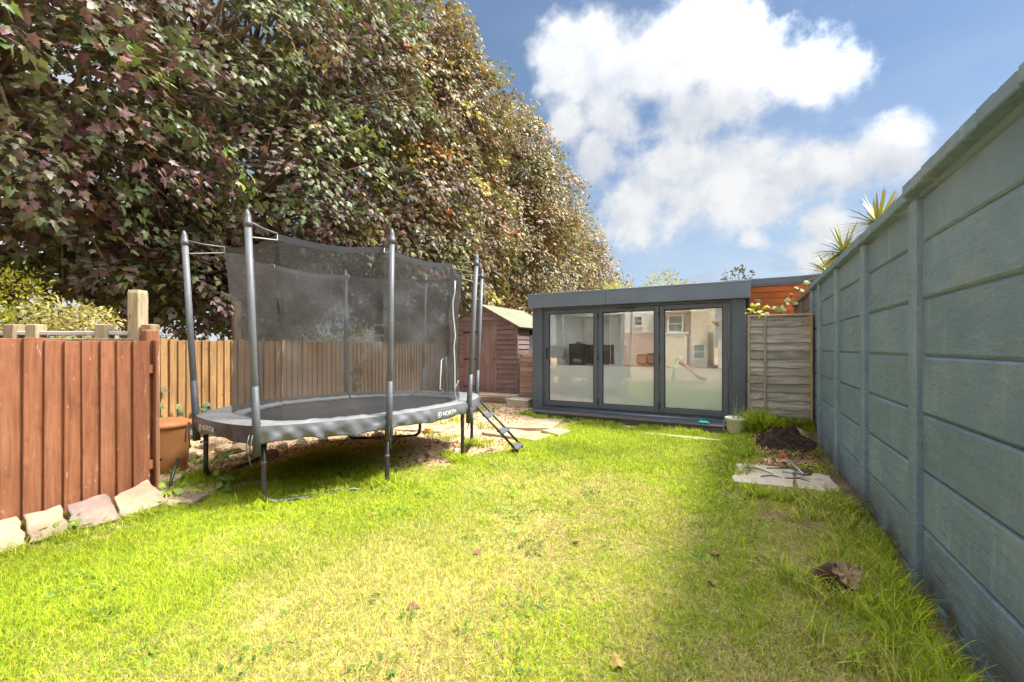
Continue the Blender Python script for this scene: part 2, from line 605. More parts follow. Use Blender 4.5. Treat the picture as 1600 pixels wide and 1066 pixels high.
M['terracotta_lid'] = surf('orange_plastic_lid', [(.50, .17, .06), (.60, .23, .09)], 5, rough=.5, bump=.06, rnd=.02)
M['sandstone'] = surf('buff_sandstone', [(.17, .125, .078), (.28, .21, .135), (.35, .28, .19)], 3.5, rough=.9, bump=.45, rnd=.16,
                      spots=[((.46, .27, .15), 2.5, .52, .72, .7), ((.27, .25, .22), 9, .58, .75, .6), ((.42, .36, .26), 14, .6, .72, .5), ((.10, .085, .05), 6, .55, .72, .6)])
M['mauve_stone'] = surf('mauve_sandstone', [(.13, .093, .08), (.21, .152, .128), (.28, .21, .17)], 3.5, rough=.9, bump=.45, rnd=.1,
                        spots=[((.50, .46, .38), 14, .58, .7, .6), ((.42, .27, .15), 3, .56, .74, .6)])
M['paving'] = surf('dusty_paving_slab', [(.24, .185, .12), (.33, .262, .185), (.40, .33, .245)], 4, rough=.92, bump=.35, rnd=.08,
                   spots=[((.22, .17, .11), 5, .56, .74, .6), ((.30, .30, .12), 6, .62, .78, .4)])
M['concrete_slab'] = surf('weathered_concrete', [(.36, .30, .22), (.50, .42, .32), (.60, .52, .42)], 5, rough=.92, bump=.5, rnd=.06,
                          spots=[((.22, .15, .10), 5, .54, .72, .7)])
M['rock'] = surf('buff_rubble', [(.28, .19, .11), (.46, .335, .21), (.60, .47, .32)], 5, rough=.92, bump=.5, rnd=.25,
                 spots=[((.2, .13, .08), 7, .56, .74, .6)])
M['brick_bit'] = surf('orange_brick', [(.42, .17, .07), (.55, .27, .13)], 9, rough=.9, bump=.4, rnd=.15)
M['soil_dark'] = surf('dark_compost', [(.018, .011, .007), (.05, .03, .02), (.10, .065, .04)], 14, rough=.95, bump=.9, rnd=.05, bdist=.03)
M['bark'] = surf('maple_bark', [(.10, .075, .05), (.19, .145, .10), (.26, .20, .14)], 7, (1, 1, .25), rough=.9, bump=.7, rnd=.1, bdist=.03,
                 spots=[((.24, .22, .09), 3, .5, .7, .6)])
M['twig'] = flat('brown_twig', (.13, .09, .06), .9, .2)
M['stump_bark'] = surf('dark_stump_bark', [(.03, .018, .012), (.09, .05, .032), (.16, .095, .06)], 9, (1, 1, .4), rough=.85, bump=.9, rnd=0, bdist=.02)
M['stump_cut'] = surf('split_stump_wood', [(.10, .065, .04), (.34, .235, .14), (.50, .37, .24)], 16, (1, 1, 1), rough=.85, bump=.9, rnd=0, bdist=.02,
                      spots=[((.02, .013, .01), 13, .56, .64, .95)])
M['interior_white'] = surf('white_plaster', [(.88, .88, .85), (.92, .92, .89)], 2, rough=.85, bump=.02, rnd=0)
M['interior_floor'] = wood('pale_floor_board', [(.48, .40, .30), (.58, .49, .38), (.64, .55, .44)], 0, .5, .1)
M['black_gloss'] = flat('black_screen', (.012, .012, .014), .18, .5)
M['brown_frame'] = flat('brown_picture_frame', (.09, .045, .03), .5)
M['photo_print'] = flat('faded_print', (.45, .38, .32), .5)
M['red_plastic'] = flat('red_plastic', (.62, .03, .025), .35)
M['pink_plastic'] = flat('pink_plastic', (.75, .05, .12), .4)
M['lime_plastic'] = flat('lime_plastic', (.62, .72, .22), .4)
M['turquoise'] = flat('turquoise_fabric', (.03, .55, .44), .7)
M['tool_metal'] = surf('worn_tool_tube', [(.20, .25, .34), (.42, .46, .52)], 9, rough=.35, bump=.05, rnd=.05, spec=.5, metal=.4)
M['render_white'] = surf('white_render', [(.72, .71, .68), (.80, .79, .76)], 3, rough=.9, bump=.1, rnd=0)
M['render_cream'] = surf('cream_render', [(.58, .50, .34), (.66, .58, .41)], 3, rough=.9, bump=.1, rnd=0)
M['tile_roof'] = surf('brown_roof_tile', [(.20, .12, .08), (.30, .19, .13), (.36, .24, .17)], 3, (1, 8, 8), rough=.9, bump=.5, rnd=.02)
M['window_dark'] = flat('dark_window_glass', (.03, .035, .04), .08, .6)
M['upvc'] = flat('white_upvc', (.78, .78, .77), .4)
M['grey_rail'] = surf('pale_grey_rail', [(.40, .38, .36), (.55, .52, .50)], 8, rough=.85, bump=.3, rnd=.1)
M['dry_leaf'] = leaf_mat('dry_leaf', .2, .7, .2)
M['leaf'] = leaf_mat('maple_leaf', .24, .45, .38)
M['shrub_leaf'] = leaf_mat('shrub_leaf', .35, .55, .3)
M['grass'] = leaf_mat('grass_blade', .42, .6, .2, .97, .8)


def brick_wall_mat():
    m, t, b = new_mat('orange_brickwork')
    c = t.n('ShaderNodeTexCoord').outputs['Object']
    s = t.n('ShaderNodeSeparateXYZ', None, Vector=c)
    k = t.n('ShaderNodeCombineXYZ', None, X=s.outputs[0], Y=s.outputs[2])
    br = t.n('ShaderNodeTexBrick', None, Vector=k.outputs[0], Color1=(.42, .15, .05), Color2=(.52, .21, .08), Mortar=(.45, .38, .3), Scale=1.0)
    br.inputs['Brick Width'].default_value = .225
    br.inputs['Row Height'].default_value = .075
    br.inputs['Mortar Size'].default_value = .008
    t.put(b, 'Base Color', br.outputs[0]); t.put(b, 'Roughness', .9)
    return m


def wall_paint_mat(name, a, b_, c_):
    """brushed masonry paint over rough cast concrete"""
    m, t, b = new_mat(name)
    c, r = coords(t, (1, 1, 1))
    cs, _ = coords(t, (1, .35, 1))
    n = t.noise(c, 2.2, 7, .62)
    col = t.ramp(n, [(.3, a), (.5, b_), (.72, c_)])
    dr, _ = coords(t, (1, 1.6, .22))
    drip = t.noise(dr, 6, 6, .6)
    col = t.mix(t.rng(drip, .56, .72, 0, .45, True), col, tuple(min(1, x * 1.35) for x in c_))
    chip = t.noise(c, 19, 5, .7)
    col = t.mix(t.rng(chip, .70, .76, 0, .5, True), col, (.33, .36, .35))
    # rain-washed grey scuffs and bald patches towards the top, dirt splashed at the foot
    wz = t.n('ShaderNodeSeparateXYZ', None, Vector=t.n('ShaderNodeNewGeometry').outputs['Position']).outputs[2]
    wash = t.noise(t.n('ShaderNodeNewGeometry').outputs['Position'], 3.1, 8, .66)
    col = t.mix(t.math('MULTIPLY', t.rng(wash, .48, .66, 0, .55, True), t.rng(wz, .9, 2.0, 0, 1)), col, (.31, .345, .375))
    foot = t.math('MULTIPLY', t.rng(wash, .40, .60, .1, 1, True), t.rng(wz, .02, .34, .9, 0))
    col = t.mix(foot, col, (.13, .115, .075))
    val = t.math('ADD', t.math('MULTIPLY', t.math('SUBTRACT', r, .5), .14), 1.0)
    col = t.n('ShaderNodeHueSaturation', None, Color=col, Value=val).outputs[0]
    t.put(b, 'Base Color', col)
    t.put(b, 'Roughness', t.rng(n, .3, .7, .42, .62))
    t.put(b, 'Specular IOR Level', .45)
    f1 = t.noise(cs, 16, 8, .68)
    f2 = t.noise(c, 55, 5, .6)
    vo = t.n('ShaderNodeTexVoronoi', {'feature': 'SMOOTH_F1'}, Vector=cs, Scale=22.0)
    h = t.math('ADD', t.math('ADD', f1, t.math('MULTIPLY', f2, .3)), t.math('MULTIPLY', vo.outputs['Distance'], .35))
    bp = t.n('ShaderNodeBump', None, Strength=.8, Distance=.024, Height=h)
    t.put(b, 'Normal', bp)
    return m


M['brickwork'] = brick_wall_mat()
M['wall_paint'] = wall_paint_mat('blue_grey_masonry_paint', (.165, .25, .345), (.205, .30, .40), (.28, .37, .46))
M['wall_bare'] = wall_paint_mat('bare_brown_concrete', (.24, .15, .09), (.32, .21, .13), (.40, .29, .19))


def glass_mat():
    m = bpy.data.materials.new('window_glass')
    m.use_nodes = True
    t = NT(m.node_tree)
    fr = t.n('ShaderNodeFresnel', None, IOR=1.55)
    fac = t.math('ADD', t.math('MULTIPLY', fr.outputs[0], 1.0), .10, clamp=True)
    tr = t.n('ShaderNodeBsdfTransparent', None, Color=(.95, .97, .95))
    gl = t.n('ShaderNodeBsdfGlossy', None, Color=(1, 1, 1), Roughness=.0)
    g = t.n('ShaderNodeNewGeometry').outputs['Position']
    bp = t.n('ShaderNodeBump', None, Strength=.03, Distance=.05, Height=t.noise(g, .9, 1, .4))
    t.put(gl, 'Normal', bp)
    mx = t.n('ShaderNodeMixShader', None, Fac=fac)
    t.put(mx, 1, tr); t.put(mx, 2, gl)
    t.n('ShaderNodeOutputMaterial', None, Surface=mx)
    return m


def film_mat():
    """etched lower part of the pane: milky, with the clear sheen of the glass over it"""
    m = bpy.data.materials.new('frosted_film')
    m.use_nodes = True
    t = NT(m.node_tree)
    a = t.n('ShaderNodeBsdfTranslucent', None, Color=(.88, .94, .95))
    b = t.n('ShaderNodeBsdfDiffuse', None, Color=(.85, .92, .94))
    x = t.n('ShaderNodeMixShader', None, Fac=.72)
    t.put(x, 1, a); t.put(x, 2, b)
    x.inputs[0].default_value = .5
    fr = t.n('ShaderNodeFresnel', None, IOR=1.5)
    fac = t.math('ADD', fr.outputs[0], .06, clamp=True)
    gl = t.n('ShaderNodeBsdfGlossy', None, Color=(1, 1, 1), Roughness=.02)
    y = t.n('ShaderNodeMixShader', None, Fac=fac)
    t.put(y, 1, x); t.put(y, 2, gl)
    t.n('ShaderNodeOutputMaterial', None, Surface=y)
    return m


def net_mat(name, opaque, col):
    m = bpy.data.materials.new(name)
    m.use_nodes = True
    t = NT(m.node_tree)
    pos = t.n('ShaderNodeNewGeometry').outputs['Position']
    n = t.noise(t.vec('MULTIPLY', pos, (1, 1, 2.2)), 2.6, 6, .6, .6)
    fac = t.math('ADD', t.rng(n, .3, .7, opaque - .035, opaque + .035), t.rng(t.noise(t.vec('MULTIPLY', pos, (1, 1, 4.5)), 3.2, 3, .5, 1.5), .5, .8, 0, .03))
    d = t.n('ShaderNodeBsdfDiffuse', None, Color=col)
    tl = t.n('ShaderNodeBsdfTranslucent', None, Color=tuple(x * .8 for x in col))
    gl = t.n('ShaderNodeBsdfGlossy', None, Color=(.5, .5, .5), Roughness=.42)
    x = t.n('ShaderNodeMixShader', None, Fac=.35)
    t.put(x, 1, d); t.put(x, 2, tl)
    y = t.n('ShaderNodeMixShader', None, Fac=.05)
    t.put(y, 1, x); t.put(y, 2, gl)
    tr = t.n('ShaderNodeBsdfTransparent')
    z = t.n('ShaderNodeMixShader', None, Fac=fac)
    t.put(z, 1, tr); t.put(z, 2, y)
    t.n('ShaderNodeOutputMaterial', None, Surface=z)
    return m


m, t, b = new_mat('opal_fill_rooflight')  # diffusing sheet for the added roof opening
o_ = [n for n in t.t.nodes if n.type == 'OUTPUT_MATERIAL'][0]
tl = t.n('ShaderNodeBsdfTranslucent', None, Color=(.78, .81, .84))
mx = t.n('ShaderNodeMixShader', None, Fac=.12)
t.put(mx, 1, tl); t.put(mx, 2, b)
t.put(o_, 0, mx)
M['opal'] = m
M['glass'] = glass_mat()
M['film'] = film_mat()
M['net'] = net_mat('black_safety_net', .61, (.085, .082, .08))
M['net_band'] = flat('black_net_hem', (.03, .03, .034), .6)
M['net_light'] = flat('pale_zip_tape', (.55, .53, .5), .6)

# ------------------------------------------------------------------ ground
LAWN = np.array([(-4.30, -3.0), (-4.34, .9), (-4.25, 1.75), (-4.4, 2.15), (-4.15, 2.7), (-3.7, 3.4), (-3.12, 4.15), (-2.85, 5.2), (-2.85, 6.5),
                 (-2.55, 7.45), (-.12, 7.62), (-.14, 6.7), (-.16, 5.8), (-.12, 4.8), (.3, 4.75), (.86, 4.7), (.86, -3.0)])


def sdist(x, y, poly):
    """signed distance to a polygon, positive inside"""
    p = np.stack([np.ravel(x), np.ravel(y)], 1)
    best = np.full(len(p), 1e9)
    ins = np.zeros(len(p), bool)
    k = len(poly)
    for i in range(k):
        a, b = poly[i], poly[(i + 1) % k]
        e = b - a
        w = p - a
        tt = np.clip((w @ e) / (e @ e), 0, 1)
        d = np.hypot(*(w - tt[:, None] * e).T)
        best = np.minimum(best, d)
        c = ((a[1] > p[:, 1]) != (b[1] > p[:, 1]))
        xi = (b[0] - a[0]) * (p[:, 1] - a[1]) / (b[1] - a[1] + 1e-12) + a[0]
        ins ^= c & (p[:, 0] < xi)
    return np.where(ins, best, -best).reshape(np.shape(x))


def straw_sun_amount(x, y):
    """0 lush green .. 1 dry straw; the sunlit yellow band up the middle is painted in, a dry strip runs along the wall"""
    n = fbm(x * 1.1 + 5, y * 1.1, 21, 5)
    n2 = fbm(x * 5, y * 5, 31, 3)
    mid = np.exp(-((x + 1.55 + .10 * (y - 2)) / .75) ** 2) * sstep(6.0, 4.0, y)  # sunlit band put into the grass colour
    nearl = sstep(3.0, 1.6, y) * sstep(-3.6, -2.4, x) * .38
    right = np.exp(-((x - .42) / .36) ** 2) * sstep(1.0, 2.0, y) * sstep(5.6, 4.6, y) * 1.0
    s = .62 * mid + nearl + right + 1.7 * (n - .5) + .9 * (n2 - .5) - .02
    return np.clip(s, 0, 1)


def build_ground():
    fx = np.arange(-8.0, 1.61, .06)
    fy = np.arange(-1.0, 11.01, .06)
    far = np.array([3, 6, 12, 24, 50, 110, 250, 600.])
    xs = np.concatenate([-8 - far[::-1], fx, 1.6 + far])
    ys = np.concatenate([-1 - far[::-1], fy, 11 + far])
    X, Y = np.meshgrid(xs, ys)
    Z = hg(X, Y)
    V = np.stack([X, Y, Z], -1).reshape(-1, 3)
    nx, ny = len(xs), len(ys)
    i = np.arange(nx * ny).reshape(ny, nx)
    F = np.stack([i[:-1, :-1], i[:-1, 1:], i[1:, 1:], i[1:, :-1]], -1).reshape(-1, 4)
    x, y = V[:, 0], V[:, 1]
    s = straw_sun_amount(x, y)[:, None]
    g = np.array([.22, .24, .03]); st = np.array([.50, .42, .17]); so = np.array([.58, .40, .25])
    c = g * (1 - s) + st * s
    soiln = (fbm(x * 3, y * 3, 41) - .5) * .5
    inside = sstep(-.12, .12, sdist(x, y, LAWN) + soiln)[:, None]
    n = fbm(x * 2.2, y * 2.2, 51)[:, None]
    soil = so * (.7 + .8 * n)
    # mossy green among the weeds at the left, dark worked soil by the fence panel
    moss = (sstep(.5, .68, fbm(x * 2.7, y * 2.7, 61)) * sstep(-3.6, -4.4, x) * sstep(4.0, 2.6, y))[:, None]
    soil = soil * (1 - moss * .7) + np.array([.10, .13, .03]) * moss * .7
    drk = (np.exp(-(((x - .35) / .5) ** 2 + ((y - 6.75) / .75) ** 2)) * sstep(.35, .6, fbm(x * 4, y * 4, 71)))[:, None]
    soil = soil * (1 - drk) + np.array([.045, .028, .018]) * drk
    c = soil * (1 - inside) + c * inside
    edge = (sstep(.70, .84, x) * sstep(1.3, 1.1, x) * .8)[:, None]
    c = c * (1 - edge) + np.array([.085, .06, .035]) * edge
    bare = (sstep(.55, .66, fbm(x * 2.4 + 9, y * 2.4, 81)) * sstep(-.7, .1, x) * .9)[:, None]
    c = c * (1 - bare) + np.array([.30, .205, .12]) * bare
    m, t, b = new_mat('garden_ground')
    a = t.n('ShaderNodeAttribute', {'attribute_name': 'col'}).outputs['Color']
    pos = t.n('ShaderNodeNewGeometry').outputs['Position']
    n1 = t.noise(pos, 34, 7, .7)
    n2 = t.noise(pos, 120, 4, .7)
    col = t.mix(1.0, a, t.ramp(n1, [(.3, (.5, .5, .5)), (.7, (1.5, 1.45, 1.4))]), 'MULTIPLY')
    t.put(b, 'Base Color', col); t.put(b, 'Roughness', .95); t.put(b, 'Specular IOR Level', .15)
    t.put(b, 'Normal', t.n('ShaderNodeBump', None, Strength=.9, Distance=.03, Height=t.math('ADD', n1, t.math('MULTIPLY', n2, .5))))
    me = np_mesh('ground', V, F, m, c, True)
    o = bpy.data.objects.new('ground', me)
    COL.objects.link(o)
    tag(o, 'grass and bare earth ground of the back garden', None, None, 'structure')


build_ground()


# ------------------------------------------------------------------ concrete panel wall on the right
WX = .92
PH = .3385
POSTY = [-3.08, -1.80, -.52, .89, 2.17, 3.45, 4.73, 6.01, 7.29, 8.02]


def build_wall():
    w = thing('panel_wall', 'tall blue grey painted concrete panel wall along the right of the lawn', 'wall', (WX, 3.0, 0))
    rnd = random.Random(2)
    wp = M['wall_paint']
    for y in POSTY:
        h = 2.29
        me = bbox(.15, .105, h + .35, .016, wp)
        add('post', me, w, (WX + .035, y, (h - .35) / 2), (0, 0, rnd.uniform(-.01, .01)))
    for y0, y1 in zip(POSTY[:-1], POSTY[1:]):
        L = y1 - y0 - .107
        me = None
        for k in range(-1, 7):
            z0 = k * PH
            z1 = min(z0 + PH, 2.297) - .010
            b = .012
            me = bbox(.045, L, z1 - z0, b, wp)
            add('concrete_panel', me, w, (WX + .0225 + rnd.uniform(-.003, .004), (y0 + y1) / 2, (z0 + z1) / 2),
                (rnd.uniform(-.0012, .0012), rnd.uniform(-.006, .006), rnd.uniform(-.0015, .0015)))
    # coping of short blocks, a little higher on the near bays
    y = -3.1
    me = bbox(.18, .156, .072, .006, wp)
    while y < 8.05:
        up = .030 if y < 3.48 else 0.0
        add('coping_block', me, w, (WX + .035 - (.012 if up else 0), y + .08, 2.335 + up + rnd.uniform(-.005, .005)),
            (rnd.uniform(-.010, .010), rnd.uniform(-.012, .012), rnd.uniform(-.010, .010)))
        y += .161
    for y0, y1 in zip(POSTY[:-1], POSTY[1:]):
        add('joint_light_block', bbox(.018, y1 - y0 - .10, 2.6, 0, wp), w, (WX + .028, (y0 + y1) / 2, .985))  # hidden sheet added to stop sun leaking through the joints
    mb = MB().box((WX + .05, .1, 2.312), (.10, 6.75, .035))
    mb.build('coping_bed', wp, w)
    # bare unpainted end behind the fence panel
    b = thing('bare_wall', 'unpainted brown end of the boundary wall behind the weathered fence panel', 'wall', (WX, 9.3, 0))
    ys = [8.14, 9.42, 10.7]
    for y in ys:
        add('post', bbox(.15, .105, 2.6, .014, M['wall_bare']), b, (WX + .035, y, .95))
    for y0, y1 in zip(ys[:-1], ys[1:]):
        for k in range(7):
            z0 = k * PH
            z1 = min(z0 + PH, 2.25) - .005
            add('concrete_panel', bbox(.045, y1 - y0 - .107, z1 - z0, .012, M['wall_bare']), b, (WX + .0225, (y0 + y1) / 2, (z0 + z1) / 2))
    for k in range(17):
        add('coping_block', bbox(.20, .158, .082, .008, M['wall_bare']), b, (WX + .035, 8.16 + k * .161, 2.30))


build_wall()


# ------------------------------------------------------------------ fences
def wavy_board(L, H, seed, m):
    """waney lap board along x, tilted so the lower edge stands proud, lower edge wavy"""
    rnd = random.Random(seed)
    k = 9
    mb = MB()
    top, bot, topb, botb = [], [], [], []
    for i in range(k):
        x = -L / 2 + L * i / (k - 1)
        wz = -H / 2 - .012 + rnd.uniform(-.013, .013)
        top.append((x, 0.004, H / 2 + .02)); bot.append((x, -.016, wz))
        topb.append((x, .014, H / 2 + .02)); botb.append((x, -.003, wz))
    mb.grid([topb, top, bot, botb, topb], sm=False)
    return mb.mesh('lap_board', m)


def build_lap_panel():
    X0, X1, Y, Z0, Z1 = .035, .905, 7.95, .06, 1.885
    p = thing('lap_fence', 'weathered grey lap fence panel between garden room and blue grey wall', 'fence', ((X0 + X1) / 2, Y, Z0))
    n = 14
    H = (Z1 - Z0) / n
    var = [wavy_board(X1 - X0 - .01, H, s, M['grey_lap']) for s in range(5)]
    rnd = random.Random(5)
    for i in range(n):
        add('lap_board', var[i % 5], p, ((X0 + X1) / 2, Y + .012, Z0 + H * (i + .5)), (0, rnd.uniform(-.006, .006), 0))
    for x, wdt in ((X0 + .012, .035), (.275, .035), (X1 - .012, .03)):
        add('batten', bbox(wdt, .022, Z1 - Z0 + .02, .004, M['batten']), p, (x, Y - .018, (Z0 + Z1) / 2))
    add('top_rail', bbox(X1 - X0 + .02, .05, .026, .004, M['batten']), p, ((X0 + X1) / 2, Y + .0, Z1 + .022))
    q = add('fence_post', bbox(.028, .06, 2.0, .004, M['new_post']), None, (.904 - .026, Y - .065, .90))
    tag(q, 'thin brown timber upright where the lap panel meets the painted wall', 'post')


build_lap_panel()


def feather_fence(name, label, Y0, Y1, X, z0, h, m, pitch, face=1, posts=(), rails=True, seed=1, axis='Y'):
    """vertical feather edge boards along Y facing +X (face=1), each board a part"""
    f = thing(name, label, 'fence', (X, (Y0 + Y1) / 2, z0))
    rnd = random.Random(seed)
    n = int(round((Y1 - Y0) / pitch))
    w = pitch * 1.17
    var = []
    for s in range(4):
        poly = [(-w / 2, -.004), (w / 2, -.004), (w / 2, .006), (-w / 2, .021)]       # local: x along fence, y = outward thickness
        mb = MB()
        hh = h + (.012, -.006, .004, -.012)[s]
        # local axes: along fence -> Y, outward -> X
        mm = Matrix(((0, face, 0), (1, 0, 0), (0, 0, 1)))
        mb.prism(poly, hh, mm)
        var.append(mb.mesh('feather_board', m, bevel=.0025))
    for i in range(n):
        y = Y0 + pitch * (i + .5)
        gz = float(hg(X, y)) * .5
        add('feather_board', var[rnd.randrange(4)], f, (X, y, z0 + gz * 0),
            (rnd.uniform(-.004, .004), rnd.uniform(-.006, .006), face * .10))
    if rails:
        for z in (.30, h - .25):
            MB().box((X - face * .045, (Y0 + Y1) / 2, z0 + z), (.06, Y1 - Y0, .075)).build('rail', m, f)
    for y, ph in posts:
        add('post', bbox(.10, .10, ph, .006, M['pale_wood']), f, (X - face * .10, y, z0 + ph / 2))
    return f


feather_fence('closeboard_fence', 'light tan closeboard fence along the left boundary behind the trampoline', 2.0, 9.0, -6.9, -.05, 1.56,
              M['tan_wood'], .1, posts=((2.3, 1.5), (3.83, 2.17), (5.95, 1.66), (7.15, 1.95), (8.7, 1.5)), seed=3)
feather_fence('neighbour_fence', 'taller pinkish closeboard fence section showing beyond the tan fence near the shed', 7.6, 10.6, -7.45, 0, 1.98,
              M['tan_wood'], .1, posts=((7.5, 2.3),), seed=8)
nf = thing('cross_rail', 'pair of pale horizontal bars nailed to the post beside the neighbour fence', 'rail', (-7.2, 7.0, 1.6))
for z in (1.66, 1.90):
    MB().box((-7.12, 7.05, z), (.05, .62, .05)).build('bar', M['pale_wood'], nf)


def build_red_fence():
    X, h, z0 = -4.62, 1.40, .06
    f = feather_fence('red_fence', 'near reddish brown stained closeboard fence on the left with pale scuffs', -2.6, 1.83, X, z0, h, M['red_wood'], .107, seed=11)
    # edge board closing the end of the fence
    add('end_board', bbox(.085, .022, h + .01, .004, M['red_wood']), f, (X - .03, 1.845, z0 + h / 2))
    mb = MB().box((0, 0, .96), (.108, .108, 1.88))
    me = mb.mesh('tall_post', M['pale_wood'], bevel=.008)
    bm = bmesh.new(); bm.from_mesh(me)
    for v in bm.verts:                     # weathered, worn top with a slight point
        if v.co.z > 1.85 and abs(v.co.x) < .047 and abs(v.co.y) < .047:
            v.co.z += .02
    bm.to_mesh(me); bm.free()
    o = add('fence_post', me, None, (-4.86, 1.80, 0), (0, 0, .5))
    tag(o, 'tall pale weathered square post with pointed top behind end of red fence', 'post')
    o2 = add('fence_post', bbox(.095, .09, 1.56, .012, M['red_wood']), None, (-4.735, 1.83, .78), (0, 0, .12))
    tag(o2, 'short red stained stub post in front of the tall pale post', 'post')


build_red_fence()


def build_low_fence():
    f = thing('low_fence', 'low pale fence with grey rail and stubby post tops behind the red fence', 'fence', (-5.5, 1.5, 0))
    for u in (22, 57, 164, 235):
        p = at_depth(u, 507, 3.9)
        hh = p.z
        add('post', bbox(.10, .10, hh, .008, M['pale_wood']), f, (p.x, p.y, hh / 2), (0, 0, .5))
    a, b = at_depth(-200, 521, 3.96), at_depth(225, 521, 3.96)
    d = (b - a).normalized()
    ang = math.atan2(d.y, d.x)
    c = (a + b) / 2
    add('rail', bbox((b - a).length, .16, .035, .005, M['grey_rail']), f, (c.x, c.y, c.z - .0), (0, 0, ang))
    add('skirt_board', bbox((b - a).length, .03, .5, .005, M['pale_wood']), f, (c.x - d.y * -.10, c.y - d.x * .10, c.z - .30), (0, 0, ang))


build_low_fence()


# ------------------------------------------------------------------ garden room
def build_room():
    X0, X1, Y, D = -3.95, .0, 8.15, 2.9
    Z0, ZT = .06, 2.22
    g = thing('garden_room', 'dark grey flat roofed garden room with three glazed doors', 'garden room', ((X0 + X1) / 2, Y, 0))
    A, AD = M['anthracite'], M['anthracite_dark']
    # opening in the front
    OX0, OX1 = -3.72, -.205
    bv = .006
    def bx(n, x0, x1, y0, y1, z0, z1, m, bev=bv, par=g):
        return MB().box(((x0 + x1) / 2, (y0 + y1) / 2, (z0 + z1) / 2), (x1 - x0, y1 - y0, z1 - z0)).build(n, m, par, bevel=bev)
    bx('corner_column', X0, OX0, Y, Y + .16, Z0, ZT, A)
    bx('corner_column', OX1, X1, Y, Y + .16, Z0, ZT, A)
    # fascia: three lengths of folded metal butted together, and the roof
    xs = [X0 - .06, -2.35, X1 + .07]
    for a, b in zip(xs[:-1], xs[1:]):
        bx('fascia', a + .001, b - .001, Y - .10, Y + .02, ZT, ZT + .285, M['fascia'], .005)
    bx('fascia', X1 + .03, X1 + .07, Y + .021, Y + D + .1, ZT, ZT + .285, M['fascia'], .005)
    bx('fascia', X0 - .06, X0 - .02, Y + .021, Y + D + .1, ZT, ZT + .285, M['fascia'], .005)
    bx('drip_trim', X0 - .063, X1 + .073, Y - .104, Y - .06, ZT + .262, ZT + .291, M['fascia'], .004)
    # flat roof in four strips round an added unseen opal rooflight
    rx0, rx1, ry0, ry1 = X0 + .75, X1 - .75, Y + 1.0, Y + 2.0
    bx('roof', X0 - .02, X1 + .03, Y + .02, ry0, ZT + .02, ZT + .25, M['felt'], .01)
    bx('roof', X0 - .02, X1 + .03, ry1, Y + D, ZT + .02, ZT + .25, M['felt'], .01)
    bx('roof', X0 - .02, rx0, ry0 + .001, ry1 - .001, ZT + .02, ZT + .25, M['felt'], .01)
    bx('roof', rx1, X1 + .03, ry0 + .001, ry1 - .001, ZT + .02, ZT + .25, M['felt'], .01)
    bx('rooflight', rx0 + .004, rx1 - .004, ry0 + .004, ry1 - .004, ZT + .235, ZT + .262, M['opal'], .006)  # added to let daylight in and brighten the interior
    bx('soffit', X0 - .02, X1 + .03, Y + .02, Y + .158, ZT - .002, ZT + .02, M['black_rubber'], 0)
    side = M['anthracite']
    bx('side_wall', X0, X0 + .12, Y + .16, Y + D, Z0, ZT + .02, side)
    bx('side_wall', X1 - .12, X1, Y + .16, Y + D, Z0, ZT + .02, side)
    bx('back_wall', X0 + .12, X1 - .12, Y + D - .12, Y + D, Z0, ZT + .02, side)
    # plastered lining
    W = M['interior_white']
    bx('lining', X0 + .121, X0 + .14, Y + .165, Y + D - .14, Z0 + .16, ZT, W, 0)
    bx('lining', X1 - .14, X1 - .121, Y + .165, Y + D - .14, Z0 + .16, ZT, W, 0)
    bx('lining', X0 + .121, X1 - .121, Y + D - .14, Y + D - .121, Z0 + .16, ZT, W, 0)
    cz0, cz1 = ZT - .018, ZT - .003
    bx('ceiling', X0 + .121, X1 - .121, Y + .165, ry0, cz0, cz1, W, 0)
    bx('ceiling', X0 + .121, X1 - .121, ry1, Y + D - .12, cz0, cz1, W, 0)
    bx('ceiling', X0 + .121, rx0, ry0 + .001, ry1 - .001, cz0, cz1, W, 0)
    bx('ceiling', rx1, X1 - .121, ry0 + .001, ry1 - .001, cz0, cz1, W, 0)
    bx('floor', X0 + .12, X1 - .12, Y + .06, Y + D - .12, Z0 + .02, Z0 + .16, M['interior_floor'], 0)
    bx('inner_return', X0 + .121, OX0 + .02, Y + .161, Y + .20, Z0 + .16, ZT - .02, W, 0)
    bx('inner_return', OX1 - .02, X1 - .121, Y + .161, Y + .20, Z0 + .16, ZT - .02, W, 0)
    # outer door frame, sill with rounded nose
    fy0, fy1 = Y + .035, Y + .11
    bx('door_jamb', OX0, OX0 + .045, fy0, fy1, .20, ZT - .002, AD)
    bx('door_jamb', OX1 - .045, OX1, fy0, fy1, .20, ZT - .002, AD)
    bx('door_head', OX0 + .046, OX1 - .046, fy0, fy1, ZT - .05, ZT - .002, AD)
    bx('door_threshold', OX0, OX1, fy0, fy1 + .03, .145, .199, AD)
    mb = MB()
    mb.tube([(OX0 - .02, Y - .005, .125), (OX1 + .03, Y - .005, .125)], .04, 14)
    mb.box(((OX0 + OX1) / 2, Y + .05, .105), (OX1 - OX0, .09, .05))
    mb.build('sill', AD, g)
    bx('base_strip', OX0 - .1, OX1 + .1, Y + .02, Y + .1, .03, .082, M['black_rubber'], 0)
    # three door leaves
    dx = [OX0 + .05, -2.535, -1.385, OX1 - .05]
    lf = .085
